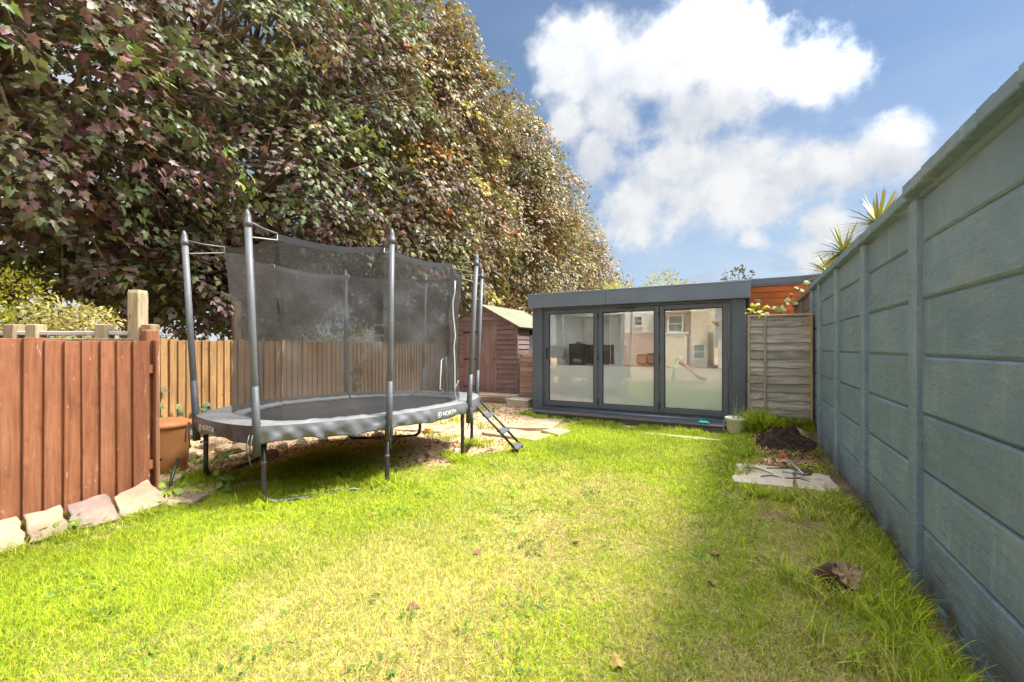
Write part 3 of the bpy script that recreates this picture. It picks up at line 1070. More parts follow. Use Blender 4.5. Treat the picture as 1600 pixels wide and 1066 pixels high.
    for i in range(3):
        x0, x1 = dx[i] + .004, dx[i + 1] - .004
        zb, zt = .205, ZT - .054
        yy0, yy1 = Y + .018, Y + .085
        mb = MB()
        mb.box(((x0 + lf / 2), (yy0 + yy1) / 2, (zb + zt) / 2), (lf, yy1 - yy0, zt - zb))
        mb.box(((x1 - lf / 2), (yy0 + yy1) / 2, (zb + zt) / 2), (lf, yy1 - yy0, zt - zb))
        mb.box(((x0 + x1) / 2, (yy0 + yy1) / 2, zt - lf * .45), (x1 - x0 - 2 * lf - .001, yy1 - yy0 - .002, lf * .9))
        mb.box(((x0 + x1) / 2, (yy0 + yy1) / 2, zb + lf * .55), (x1 - x0 - 2 * lf - .001, yy1 - yy0 - .002, lf * 1.1))
        d = mb.build('glazed_door', AD, g, bevel=.005)
        gx0, gx1, gz0, gz1 = x0 + lf, x1 - lf, zb + lf * 1.1, zt - lf * .9
        bd = MB()
        for (cx, cz, sx, sz) in ((gx0 + .006, (gz0 + gz1) / 2, .012, gz1 - gz0), (gx1 - .006, (gz0 + gz1) / 2, .012, gz1 - gz0),
                                 ((gx0 + gx1) / 2, gz0 + .006, gx1 - gx0 - .026, .012), ((gx0 + gx1) / 2, gz1 - .006, gx1 - gx0 - .026, .012)):
            bd.box((cx, Y + .040, cz), (sx, .02, sz))
        bd.build('glazing_bead', M['black_rubber'], d)
        MB().box(((gx0 + gx1) / 2, Y + .053, (gz0 + gz1) / 2), (gx1 - gx0, .006, gz1 - gz0)).build('pane', M['glass'], d)
        ft = 1.04
        MB().box(((gx0 + gx1) / 2, Y + .0475, (gz0 + ft) / 2 + .004), (gx1 - gx0 - .026, .002, ft - gz0 - .012)).build('frosted_film', M['film'], d)
        if i == 0:
            h = MB()
            h.box((x0 + .045, Y + .012, 1.28), (.032, .014, .24))
            h.tube([(x0 + .045, Y + .005, 1.31), (x0 + .045, Y - .045, 1.31), (x0 + .16, Y - .05, 1.305)], .011, 8)
            h.box((x0 + .045, Y + .003, 1.21), (.02, .012, .035))
            h.build('handle', M['black_metal'], d, bevel=.002)
        if i == 1:
            MB().box(((x0 + x1) / 2 - .02, Y + .010, zt - .025), (.36, .018, .022)).build('trickle_vent', M['black_metal'], d, bevel=.004)
        for z in (.35, 1.2, 2.0):
            if i:
                MB().box((x0 - .004, Y + .010, z), (.03, .02, .10)).build('hinge', M['black_metal'], d, bevel=.003)
    # furniture behind the glass
    dk = thing('desk', 'white desk behind the frosted lower glass of the left door', 'desk', (-3.05, 9.9, .22))
    MB().box((-2.95, 9.9, .93), (1.5, .6, .03)).build('desk_top', W, dk, bevel=.004)
    for x in (-3.62, -2.28):
        for y in (9.65, 10.15):
            MB().box((x, y, .57), (.05, .05, .70)).build('leg', W, dk)
    mon = thing('monitor', 'black screen standing on the desk behind the left glass door', 'monitor', (-3.25, 9.85, .95))
    MB().box((-3.17, 9.86, 1.235), (.98, .05, .46)).build('screen', M['black_gloss'], mon, bevel=.006)
    MB().box((-3.2, 9.88, .975), (.3, .2, .03)).build('stand', M['black_metal'], mon, bevel=.005)
    pr = thing('printer', 'small black box standing on the desk left of the screen', 'printer', (-3.58, 9.72, .95))
    MB().box((-3.50, 9.68, 1.22), (.34, .3, .54)).build('case', M['black_metal'], pr, bevel=.02)
    MB().box((-3.48, 9.68, 1.51), (.10, .10, .035)).build('button', M['black_metal'], pr, bevel=.005)
    for k, (x, z, w, hh, lb) in enumerate(((-2.03, 1.13, .20, .20, 'smaller brown photo frame leaning behind the middle glass door'),
                                           (-1.80, 1.14, .26, .22, 'larger brown photo frame with pale print behind the middle glass door'))):
        fr = thing('photo_frame', lb, 'photo frame', (x, 9.8, z - hh / 2))
        m4 = MB()
        for (cx, cz, sx, sz) in ((-w / 2, 0, .035, hh), (w / 2, 0, .035, hh), (0, -hh / 2, w - .037, .035), (0, hh / 2, w - .037, .035)):
            m4.box((x + cx, 9.8 + k * .02, z + cz), (sx, .025, sz))
        m4.build('frame', M['brown_frame'], fr)
        MB().box((x, 9.81 + k * .02, z), (w - .03, .01, hh - .03)).build('print', M['photo_print'], fr)
    sh = thing('side_table', 'low table under the photo frames inside the garden room', 'table', (-1.9, 9.8, .22))
    MB().box((-1.9, 9.8, 1.0), (1.0, .42, .03)).build('table_top', M['interior_floor'], sh)
    for x in (-2.35, -1.45):
        MB().box((x, 9.8, .605), (.05, .36, .75)).build('leg', M['interior_floor'], sh)
    cb = thing('white_cupboard', 'tall white cupboard inside the garden room behind the right glass door', 'cupboard', (-.45, 8.9, .22))
    MB().box((-.40, 8.95, 1.03), (.46, .45, 1.62)).build('carcass', W, cb, bevel=.006)
    MB().box((-.40, 8.715, 1.03), (.44, .018, 1.58)).build('door', M['upvc'], cb, bevel=.004)
    # dark deck step
    dks = thing('deck_step', 'dark timber deck step running along the foot of the glazed doors', 'step', (-1.95, 7.95, 0))
    for k in range(3):
        MB().box((-1.965, 7.79 + .137 * k, .108 - .002 * k), (3.93, .13, .026)).build('deck_board', M['deck'], dks, bevel=.004)
    MB().box((-1.965, 7.745, .036), (3.9, .022, .115)).build('riser_board', M['deck'], dks, bevel=.004)
    for xx in (-3.91, -.02):
        MB().box((xx, 7.93, .04), (.022, .34, .11)).build('end_board', M['deck'], dks, bevel=.004)


build_room()


# ------------------------------------------------------------------ garden shed and things beside it
def build_shed():
    X0, X1, Y0, Y1, Zb, Ze, Zr = -6.80, -4.77, 9.0, 11.2, .18, 1.90, 2.44
    xc = -5.80
    s = thing('garden_shed', 'mauve brown timber apex shed with pale green felt roof beside the trampoline', 'shed', (xc, Y0, Zb))
    pitch = .118
    n = int((Zr - Zb) / pitch) + 1
    slope = (Zr - Ze) / (X1 - xc)
    dx0, dx1, dz1 = -6.28, -5.315, 2.02
    rnd = random.Random(7)

    def half(z):
        return (X1 - xc) if z < Ze else max((Zr - z) / slope, .02)
    for i in range(n):
        z0, z1 = Zb + i * pitch, min(Zb + (i + 1) * pitch, Zr - .03)
        if z1 - z0 < .03: continue
        h0, h1 = half(z0), half(z1)
        spans = [(-h0, h0, -h1, h1)]
        if z1 <= dz1 + .02:
            spans = [(-h0, dx0 - xc - .005, -h1, dx0 - xc - .005), (dx1 - xc + .005, h0, dx1 - xc + .005, h1)]
        for a0, b0, a1, b1 in spans:
            if b0 - a0 < .03: continue
            mb = MB()
            yo = Y0 + rnd.uniform(-.001, .001)
            pts = [(a0, z0), (b0, z0), (b1, z1 - .007), (a1, z1 - .007)]
            mb.v = [Vector((xc + p[0], yo - (.024 if k < 2 else .006), p[1])) for k, p in enumerate(pts)] + [Vector((xc + p[0], yo + .012, p[1])) for p in pts]
            for q in ((0, 1, 2, 3), (4, 7, 6, 5), (0, 4, 5, 1), (1, 5, 6, 2), (2, 6, 7, 3), (3, 7, 4, 0)):
                mb.face(q)
            mb.build('cladding_board', M['shed_h'], s, origin=(xc + (a0 + b0) / 2, Y0, z0))
    # side wall boards
    k = 0
    z = Zb
    while z < Ze - .02:
        z1 = min(z + pitch, Ze - .01)
        y1 = Y1 if not (1.0 < z < 1.75) else 9.62
        mb = MB()
        mb.v = [Vector((X1 + o, y, zz)) for y in (Y0 + .03, y1) for o, zz in ((-.012, z), (.024, z), (.006, z1 - .007), (-.012, z1 - .007))]
        for q in ((0, 1, 2, 3), (4, 7, 6, 5), (0, 4, 5, 1), (1, 5, 6, 2), (2, 6, 7, 3), (3, 7, 4, 0)):
            mb.face(q)
        mb.build('cladding_board', M['shed_y'], s, origin=(X1, Y0, z))
        z += pitch
    back = MB().prism([(X0 - xc + .03, Zb), (X1 - xc - .03, Zb), (X1 - xc - .03, Ze - .03), (0, Zr - .06), (X0 - xc + .03, Ze - .03)], .006,
                      Matrix(((1, 0, 0), (0, 0, 1), (0, 1, 0))), (xc, Y0 + .022, 0))
    back.build('lining', M['black_rubber'], s)
    MB().box((X1 - .02, 9.33, (Zb + Ze) / 2), (.008, .55, Ze - Zb - .05)).build('lining', M['black_rubber'], s)
    MB().box((X1 - .01, 10.25, 1.36), (.02, 1.2, .70)).build('window', M['window_dark'], s)
    MB().box((X1 + .004, 9.63, 1.36), (.035, .05, .74)).build('window_frame', M['shed_v'], s)
    MB().box((X1 + .012, Y0 + .004, (Zb + Ze) / 2 - .01), (.035, .055, Ze - Zb - .03)).build('corner_trim', M['shed_v'], s, bevel=.003)
    MB().box((X0 - .012, Y0 + .004, (Zb + Ze) / 2 - .01), (.035, .055, Ze - Zb - .03)).build('corner_trim', M['shed_v'], s, bevel=.003)
    MB().box((X0, (Y0 + Y1) / 2, (Zb + Ze) / 2), (.03, Y1 - Y0 - .1, Ze - Zb)).build('far_wall', M['shed_y'], s)
    MB().box((xc, Y1, (Zb + Ze) / 2), (X1 - X0 - .05, .03, Ze - Zb)).build('rear_wall', M['shed_h'], s)
    # door of five boards
    d = MB().box(((dx0 + dx1) / 2, Y0 + .016, (Zb + dz1) / 2 + .005), (dx1 - dx0 - .01, .014, dz1 - Zb - .01)).build('door', M['shed_v'], s)
    nb = 5
    w = (dx1 - dx0) / nb
    for i in range(nb):
        MB().box((dx0 + w * (i + .5), Y0 - .002, (Zb + dz1) / 2 + .005), (w - .003, .02, dz1 - Zb - .012)).build('door_board', M['shed_v'], d, bevel=.002, origin=(dx0 + w * (i + .5), Y0, Zb))
    for zz in (.42, 1.10, 1.78):
        MB().box((dx0 + .19, Y0 - .018, zz), (.42, .008, .035)).build('hinge', M['black_metal'], d)
    MB().box((dx1 - .07, Y0 - .017, 1.12), (.025, .012, .05)).build('lock', M['black_metal'], d)
    # roof slopes with a felt surface and bargeboards
    ov = .11
    for sg in (-1, 1):
        ex = xc + sg * ((X1 - xc) + ov)
        ez = Zr - slope * ((X1 - xc) + ov)
        mb = MB()
        nrm = Vector((sg * slope, 0, 1)).normalized()
        p = [Vector((xc, Y0 - .08, Zr)), Vector((ex, Y0 - .08, ez)), Vector((ex, Y1 + .08, ez)), Vector((xc, Y1 + .08, Zr))]
        mb.v = [q + nrm * .012 for q in p] + [q + nrm * .045 for q in p]
        for q in ((0, 3, 2, 1), (4, 5, 6, 7), (0, 1, 5, 4), (1, 2, 6, 5), (2, 3, 7, 6), (3, 0, 4, 7)):
            mb.face(q)
        mb.build('roof_slope', M['felt'], s, bevel=.003)
        a, b = Vector((xc, Y0 - .09, Zr)), Vector((ex, Y0 - .09, ez))
        L = (b - a).length
        ang = math.atan2((b - a).z, (b - a).x)
        c = (a + b) / 2 - nrm * .035
        MB().box((0, 0, 0), (L, .022, .115)).build('bargeboard', M['shed_h'], s, bevel=.003)
        o = s.children[-1]
        o.location = c - wloc(s); o.rotation_euler = (0, -ang, 0)
        me = o.data
    f = MB()
    f.prism([(0, -.13), (.055, -.03), (.04, .09), (-.04, .09), (-.055, -.03)], .02, Matrix(((1, 0, 0), (0, 0, -1), (0, 1, 0))), (xc, Y0 - .105, Zr - .01))
    f.build('finial', M['shed_v'], s)
    for xx in (-6.4, -5.8, -5.1):
        MB().box((xx, 10.1, .11), (.09, 2.2, .14)).build('bearer', M['sleeper'], s)


build_shed()


def build_beside_shed():
    p = thing('board_screen', 'low brown slatted board screen between the shed and the garden room', 'screen', (-4.24, 8.62, .1))
    n, z = 9, .2
    rnd = random.Random(3)
    for i in range(n):
        add('slat', bbox(.50, .02, .112, .004, M['old_board']), p, (-4.245, 8.62 + rnd.uniform(-.004, .004), .21 + .116 * i), (.06, rnd.uniform(-.006, .006), 0))
    add('post', bbox(.05, .05, 1.12, .004, M['old_board']), p, (-4.475, 8.66, .70))
    add('top_rail', bbox(.52, .05, .03, .004, M['batten']), p, (-4.24, 8.62, 1.245))
    b = thing('step_box', 'grey timber step box beside the garden room corner', 'step', (-4.32, 8.3, 0))
    for k in range(2):
        add('side_board', bbox(.46, .022, .125, .004, M['grey_box']), b, (-4.32, 8.12, .062 + .13 * k))
    add('end_board', bbox(.022, .46, .25, .004, M['grey_box']), b, (-4.075, 8.36, .125))
    add('end_board', bbox(.022, .46, .25, .004, M['grey_box']), b, (-4.565, 8.36, .125))
    for k in range(3):
        add('tread_board', bbox(.54, .158, .028, .004, M['grey_box']), b, (-4.32, 8.18 + .163 * k, .271))
    e = thing('sleeper_edging', 'stacked brown timber sleepers edging the raised slab before the shed', 'edging', (-5.3, 8.35, 0))
    add('sleeper', bbox(1.30, .12, .12, .01, M['sleeper']), e, (-5.25, 8.42, .21))
    add('sleeper', bbox(1.12, .12, .13, .01, M['sleeper']), e, (-5.30, 8.32, .075))
    q = add('paving_slab', bbox(1.5, .5, .05, .01, M['paving']), None, (-5.3, 8.72, .275))
    tag(q, 'raised pale slab on sleepers at the foot of the shed door', 'slab')


build_beside_shed()


def build_orange_shed():
    s = thing('orange_outbuilding', 'bright orange boarded outbuilding with dark flat roof behind the weathered fence panel', 'outbuilding', (.9, 11.3, 0))
    Y = 11.3
    z = 0.1
    rnd = random.Random(2)
    i = 0
    while z < 2.75:
        h = .142
        for x0, x1 in ((-.35, 1.22), (1.225, 2.6)):
            add('board', bbox(x1 - x0, .02, h - .006, .004, M['orange_board']), s, ((x0 + x1) / 2, Y + rnd.uniform(-.002, .002), z + h / 2))
        z += h
    MB().box((1.15, Y + 1.2, 1.4), (2.9, 2.3, 2.7)).build('carcass', M['shed_h'], s)
    MB().box((1.13, Y + 1.1, 2.88), (3.2, 2.6, .15)).build('roof', M['anthracite'], s, bevel=.01)
    MB().box((1.13, Y - .10, 2.79), (3.2, .2, .03)).build('soffit', M['anthracite_dark'], s)
    p = add('fence_post', bbox(.075, .075, 2.3, .005, M['pale_wood']), None, (.20, 9.3, 1.15))
    tag(p, 'weathered grey post poking above the fence panel before the orange boards', 'post')
    q = thing('trellis_panel', 'dark brown fence panel top showing behind the climber beside the garden room', 'fence', (.0, 9.4, 0))
    for k in range(14):
        add('board', bbox(.36, .018, .142, .004, M['old_board']), q, (-.01 + .17, 9.45, .08 + .147 * k))


build_orange_shed()


# ------------------------------------------------------------------ houses behind the camera (seen mirrored in the glass)
def window(parent, x, y, z, w, h, sash=True):
    f = MB()
    t = .07
    for (cx, cz, sx, sz) in ((-w / 2 + t / 2, 0, t, h), (w / 2 - t / 2, 0, t, h), (0, -h / 2 + t / 2, w - 2 * t - .002, t), (0, h / 2 - t / 2, w - 2 * t - .002, t)):
        f.box((x + cx, y + .03, z + cz), (sx, .08, sz))
    f.box((x, y + .035, z), (w - 2 * t - .002, .06, .05))
    f.box((x, y + .06, z - h / 2 - .04), (w + .16, .14, .06))
    o = f.build('window', M['upvc'], parent)
    MB().box((x, y + .015, z), (w - 2 * t, .02, h - 2 * t)).build('pane', M['window_dark'], o)
    return o


def gable_roof(parent, x0, x1, y0, y1, ze, rise):
    ym = (y0 + y1) / 2
    mb = MB()
    a = [Vector((x0 - .2, y0 - .3, ze)), Vector((x0 - .2, ym, ze + rise)), Vector((x0 - .2, y1 + .3, ze))]
    mb.v = a + [Vector((x1 + .2, p.y, p.z)) for p in a] + [p + Vector((0, 0, .15)) for p in a] + [Vector((x1 + .2, p.y, p.z + .15)) for p in a]
    for q in ((6, 9, 10, 7), (7, 10, 11, 8), (0, 1, 4, 3), (1, 2, 5, 4), (0, 3, 9, 6), (2, 8, 11, 5), (0, 6, 7, 1), (1, 7, 8, 2), (3, 4, 10, 9), (4, 5, 11, 10)):
        mb.face(q)
    mb.build('roof', M['tile_roof'], parent)


def build_houses():
    Y = -16
    h = thing('white_house', 'white rendered house seen mirrored in the middle glass door', 'house', (-8, Y - 3, 0))
    MB().box((-8.3, Y - 3, 3.9), (5.6, 6, 2.9)).build('upper_wall', M['render_white'], h)
    MB().box((-8.3, Y - 3, 1.22), (5.64, 6.04, 2.44)).build('lower_wall', M['brickwork'], h)
    gable_roof(h, -11.1, -5.5, Y - 6, Y, 5.36, 2.2)
    window(h, -6.95, Y, 3.3, .62, .75)
    window(h, -9.6, Y, 3.5, 1.2, 1.2)
    window(h, -8.6, Y + .02, 1.2, 1.4, 1.3)
    b = thing('brick_house', 'orange brick house with white sash window seen mirrored in the right glass door', 'house', (-4.4, Y - 3, 0))
    MB().box((-4.35, Y - 2.6, 2.0), (2.1, 6, 4.0)).build('wall', M['brickwork'], b)
    gable_roof(b, -5.35, -3.4, Y - 5.6, Y + .4, 4.0, 2.0)
    window(b, -4.35, Y + .4, 3.05, 1.0, 1.2)
    MB().box((-4.4, Y + 1.2, 1.15), (1.7, 1.5, 2.3)).build('lean_to', M['render_cream'], b)
    MB().box((-4.4, Y + 1.2, 2.36), (1.9, 1.7, .08)).build('lean_to_roof', M['upvc'], b)
    c = thing('cream_house', 'cream rendered gable house seen mirrored beside the brick house', 'house', (-2.8, Y - 3, 0))
    MB().box((-2.75, Y - 2.6, 2.9), (1.1, 7, 5.8)).build('wall', M['render_cream'], c)
    window(c, -2.75, Y + .9, 1.1, .8, 1.0)
    gable_roof(c, -3.3, -2.2, Y - 6, Y + .9, 5.8, 1.2)
    d = thing('bungalow', 'white bungalow with brown tiled hip roof seen mirrored at far right', 'house', (1.5, Y - 1, 0))
    MB().box((1.6, Y - 1, 1.5), (6.2, 7, 3.0)).build('wall', M['render_white'], d)
    mb = MB()
    mb.v = [Vector(p) for p in ((-1.9, Y + 2.9, 2.95), (5.1, Y + 2.9, 2.95), (5.1, Y - 4.9, 2.95), (-1.9, Y - 4.9, 2.95), (1.0, Y - 1, 5.4), (2.2, Y - 1, 5.4))]
    for q in ((0, 1, 5, 4), (1, 2, 5), (2, 3, 4, 5), (3, 0, 4), (3, 2, 1, 0)):
        mb.face(q)
    mb.build('roof', M['tile_roof'], d)
    window(d, -.6, Y + 2.5, 1.9, 1.2, 1.1)
    # toy slide on the lawn behind the camera
    s = thing('toy_slide', 'small toy slide with white steps and red chute seen mirrored in the glass', 'toy slide', (-2.3, -2.0, 0))
    for sg in (-.19, .19):
        MB().tube([(-2.62, -2.0 + sg, 0), (-2.52, -2.0 + sg, .55), (-2.45, -2.0 + sg, .95), (-2.3, -2.0 + sg, 1.02), (-2.22, -2.0 + sg, .8)], .04, 8).build('side_rail', M['lime_plastic'], s)
    for k in range(3):
        MB().box((-2.56 + .05 * k, -2.0, .2 + .2 * k), (.12, .36, .07)).build('step', M['white_plastic'], s, bevel=.01)
    mb = MB()
    prof = [(-2.35, .76), (-2.1, .62), (-1.8, .33), (-1.55, .14), (-1.35, .10)]
    mb.grid([[(x, -2.0 + yy, z + zz) for yy, zz in ((-.2, .1), (-.17, 0), (.17, 0), (.2, .1))] for x, z in prof])
    mb.grid([[(x, -2.0 + yy, z + zz - .02) for yy, zz in ((-.2, .1), (-.17, 0), (.17, 0), (.2, .1))] for x, z in prof])
    mb.build('chute', M['red_plastic'], s)


build_houses()


# ------------------------------------------------------------------ trampoline
TP = [Vector(p) for p in ((-4.84, 2.35, 0), (-3.74, 2.28, 0), (-3.20, 3.22, 0), (-3.10, 4.40, 0),
                          (-3.50, 5.20, 0), (-4.42, 5.14, 0), (-5.14, 4.38, 0), (-5.36, 3.28, 0))]
TC = sum(TP, Vector()) / 8
RIM = .70


def crom(P, i, t):
    k = len(P)
    a, b, c, d = P[(i - 1) % k], P[i % k], P[(i + 1) % k], P[(i + 2) % k]
    return .5 * ((2 * b) + (c - a) * t + (2 * a - 5 * b + 4 * c - d) * t * t + (3 * b - a - 3 * c + d) * t ** 3)


def rim(i, t, s=1.0):
    p = crom(TP, i, t)
    q = TP[i % 8].lerp(TP[(i + 1) % 8], t)
    p = p.lerp(q, .35)
    return TC + (p - TC) * s


def rim_n(i, t):
    a, b = rim(i, max(t - .02, 0)), rim(i, min(t + .02, 1))
    d = (b - a).normalized()
    n = Vector((d.y, -d.x, 0))
    return n if n.dot(rim(i, t) - TC) > 0 else -n


def skirt_pt(i, t, s):
    """point on the pad skirt; s = 0 at the upper edge .. 1 at the hem"""
    p = rim(i, t, 1.055)
    n = rim_n(i, t)
    w = (math.sin(t * 23 + i * 2.1 + s * 2.2) * .5 + math.sin(t * 43 + i * 5.3 - s * 3.5) * .45 + math.sin(t * 11 + i + s * 4) * .4
         + max(0, math.sin(t * 17 + s * 5 + i * 1.3)) ** 4 * .9)
    edge = min(t, 1 - t) * 8
    amp = .020 * min(1, s * 1.6) * min(1, edge + .2)
    if (i == 0 and .12 < t < .70) or (i == 2 and .42 < t < .95):
        amp *= .15                       # the printed stretch of the skirt hangs flat
    drop = .130 + .012 * math.sin(t * 9 + i * 1.7) + .006 * math.sin(t * 27 + i)
    return p + n * (.014 * math.sin(s * 2.6) + amp * w) + Vector((0, 0, RIM + .018 - drop * s))


def text_mesh(body, size):
    c = bpy.data.curves.new('lettering', 'FONT')
    c.body = body
    c.size = size
    c.resolution_u = 3
    o = bpy.data.objects.new('lettering', c)
    COL.objects.link(o)
    dg = bpy.context.evaluated_depsgraph_get()
    me = bpy.data.meshes.new_from_object(o.evaluated_get(dg))
    bpy.data.objects.remove(o)
    V = np.array([v.co[:] for v in me.vertices])
    F = [tuple(p.vertices) for p in me.polygons]
    bpy.data.meshes.remove(me)
    return V, F


def build_trampoline():
    t = thing('trampoline', 'oval trampoline with grey padded poles and black safety net', 'trampoline', (TC.x, TC.y, 0))
    # legs: four U shaped tubes, each a floor bar joining two uprights
    for a, b in ((7, 0), (1, 2), (3, 4), (5, 6)):
        A, B = TP[a], TP[b]
        d = (B - A).normalized()
        za, zb = float(hg(A.x, A.y)), float(hg(B.x, B.y)) - (.09 if b == 2 else 0)
        r = .10
        pts = [A + Vector((0, 0, RIM - .05)), A + Vector((0, 0, za + r + .02))]
        for k in range(1, 5):
            an = k / 5 * math.pi / 2
            pts.append(A + d * (r * (1 - math.cos(an))) + Vector((0, 0, za + .02 + r * (1 - math.sin(an)))))
        pts += [A + d * r + Vector((0, 0, za + .02))]
        for f in (.3, .5, .7):
            q = A.lerp(B, f)
            pts.append(Vector((q.x, q.y, max(float(hg(q.x, q.y)) + .012, 0))))
        e = [B + Vector((0, 0, RIM - .05)), B + Vector((0, 0, zb + r + .02))]
        for k in range(1, 5):
            an = k / 5 * math.pi / 2
            e.append(B - d * (r * (1 - math.cos(an))) + Vector((0, 0, zb + .02 + r * (1 - math.sin(an)))))
        e.append(B - d * r + Vector((0, 0, zb + .02)))
        pts += e[::-1]
        o = MB().tube(pts, .0225, 12).build('leg', M['black_metal'], t)
        for P, z in ((A, za), (B, zb)):
            MB().tube([P + Vector((0, 0, z + .37)), P + Vector((0, 0, z + .395))], .024, 12).build('collar', M['pole_sleeve'], o)
    ring = [rim(i, k / 12) + Vector((0, 0, RIM - .045)) for i in range(8) for k in range(12)]
    MB().tube(ring, .024, 10, closed=True).build('frame', M['black_metal'], t)
    # mat with its slight sag
    mb = MB()
    n = 96
    rows = []
    for s in (.0001, .2, .4, .55, .68, .78, .86):
        rows.append([rim(k // 12, (k % 12) / 12, s) + Vector((0, 0, RIM - .03 - .045 * (1 - (s / .86) ** 2))) for k in range(n)])
    mb.grid(rows, closed=True)
    mb.build('jumping_mat', M['mat'], t, recalc=False)
    # eight lengths of safety pad
    for i in range(8):
        K = 72
        prof = []
        for j in range(9):
            row = []
            for k in range(K + 1):
                tt = .012 + .976 * k / K
                wv = math.sin(tt * 31 + i * 3) * .5 + math.sin(tt * 57 + i) * .35 + math.sin(tt * 17 + i * 2) * .3
                if j < 4:
                    s = (.80, .87, .95, 1.02)[j]
                    z = RIM + (-.015, .016, .034, .036)[j] + .007 * wv * (0.4, 1, 1, .8)[j]
                    p = rim(i, tt, s) + Vector((0, 0, z))
                else:
                    p = skirt_pt(i, tt, (0, .25, .5, .75, 1.0)[j - 4])
                row.append(p)
            prof.append(row)
        def sheet(rows, nm, m, par):
            mb = MB()
            mb.grid(rows)
            mb.grid([[p + Vector((0, 0, -.012)) + (TC - Vector((p.x, p.y, 0))).normalized() * .006 for p in row] for row in rows])
            o = mb.build(nm, m, par, recalc=False)
            md = o.modifiers.new('smooth', 'SUBSURF'); md.levels = 1; md.render_levels = 1
            return o
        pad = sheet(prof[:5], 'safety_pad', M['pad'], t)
        sheet(prof[4:], 'skirt', M['pad_shaded'] if i in (1, 2, 3, 4, 5, 6) else M['pad_black'], pad)
        if i == 0 or i == 2:
            # brand lettering printed on the skirt, bent along it
            V, F = text_mesh('NORTH', .068)
            wdt = V[:, 0].max() + .085
            L = (rim(i, 0, 1.055) - rim(i, 1, 1.055)).length
            t0 = .26 if i == 0 else .50
            def mapv(x, y):
                tt = t0 + (x + .085) / L
                s = .74 - y / .13
                return skirt_pt(i, tt, s) + rim_n(i, tt) * .011
            o = MB()
            o.v = [mapv(x, y) for x, y, _ in V]
            o.f = F; o.sm = [False] * len(F)
            em = MB()
            rr = .030
            cx, cy = -.048, .022
            ringp = [[(cx + r_ * math.cos(a), cy + r_ * math.sin(a)) for a in [2 * math.pi * q / 20 for q in range(20)]] for r_ in (rr, rr - .006)]
            b0 = len(o.v)
            for rp in ringp:
                o.v += [mapv(x, y) for x, y in rp]
            for q in range(20):
                o.face((b0 + q, b0 + (q + 1) % 20, b0 + 20 + (q + 1) % 20, b0 + 20 + q))
            b0 = len(o.v)
            o.v += [mapv(cx + x, cy + y) for x, y in ((0, .022), (.010, -.014), (0, -.006), (-.010, -.014))]
            o.face((b0, b0 + 1, b0 + 2)); o.face((b0, b0 + 2, b0 + 3))
            o.build('lettering', M['white_print'], pad, recalc=False)
    # poles
    tops = []
    for i, p in enumerate(TP):
        n = (p - TC).normalized()
        base = p + n * .075
        top = base + n * .10 + Vector((0, 0, 2.505))
        base = base + Vector((0, 0, RIM - .14))
        tops.append(top)
        d = (top - base)
        pole = MB().tube([base, base + d * .5, top - d.normalized() * .05], .0285, 14).build('pole', M['pole_sleeve'], t)
        MB().tube([base + d * .0 + Vector((0, 0, -.10)), base + d * .08, base + d * .26], [.034, .033, .0302], 12).build('pole_boot', M['dark_sleeve'], pole)
        MB().tube([top - d.normalized() * .085, top - d.normalized() * .045, top - d.normalized() * .04, top + d.normalized() * .012, top + d.normalized() * .06],
                  [.033, .035, .030, .026, .009], 12).build('pole_cap', M['pole_cap'], pole)
    # net: hung inside the poles, pulled in between them
    def net_pt(i, tt, s):
        a, b = rim(i, tt, .86), None
        ca = TC + (TP[i] - TC) * .90
        cb = TC + (TP[(i + 1) % 8] - TC) * .90
        top = ca.lerp(cb, tt)
        bow = math.sin(math.pi * tt)
        top = TC + (top - TC) * (1 - .015 * bow)
        low = rim(i, tt, .86)
        q = low.lerp(top, s ** .8)
        waist = math.sin(math.pi * s) * .03
        q = TC + (q - TC) * (1 - waist)
        z = RIM - .01 + (1.755 - .045 * bow) * s
        wob = .016 * math.sin(s * 9 + tt * 5 + i) + .012 * math.sin(s * 19 - tt * 8 + i * 2) + .009 * math.sin(tt * 14 + s * 6) + .004 * math.sin(s * 37 + tt * 11 + 2 * math.sin(tt * 7 + i)) + .002 * math.sin(s * 58 - tt * 16 + i)
        return q + (q - TC).normalized() * wob * math.sin(math.pi * min(s, 1)) + Vector((0, 0, z))
    for i in range(8):
        K = 24
        rows = [[net_pt(i, k / K, j / 44 * .965) for k in range(K + 1)] for j in range(45)]
        MB().grid(rows).build('net', M['net'], t, recalc=False)
        rows = [[net_pt(i, k / K, .966 + .034 * j / 2) for k in range(K + 1)] for j in range(3)]
        MB().grid(rows).build('net_hem', M['net_band'], t, recalc=False)
        c = net_pt(i, 0, 1.0)
        tp = tops[i] - Vector((0, 0, .035))
        MB().tube([tp, tp.lerp(c, .5) + Vector((0, 0, -.01)), c], .009, 6).build('strap', M['pole_sleeve'], t)
        c2 = net_pt(i, 0, .99)
        MB().tube([c, c2 - Vector((0, 0, .04)), tops[i] - Vector((0, 0, .17))], .005, 5).build('tie_cord', M['net_light'], t)
    # zip tape of the entrance, pocket and hanging cord at the right end
    MB().tube([net_pt(3, .30, s / 12) + rim_n(3, .3) * .012 for s in range(0, 12)], .010, 6).build('zip_tape', M['net_light'], t)
    pk = [net_pt(2, tt, s) + rim_n(2, .8) * .014 for tt, s in ((.80, .12), (.95, .10), (.95, .34), (.84, .32))]
    MB().tube(pk, .008, 6, closed=True).build('pocket_edge', M['net_light'], t)
    c = TP[3] + (TP[3] - TC).normalized() * .02
    MB().tube([c + Vector((-.06, -.03, .99)), c + Vector((-.10, -.06, .88)), c + Vector((-.09, -.06, .80)), c + Vector((-.04, -.02, .72))], .007, 6).build('cord', M['net_light'], t)
    # torn ties at the pole feet
    rnd = random.Random(4)
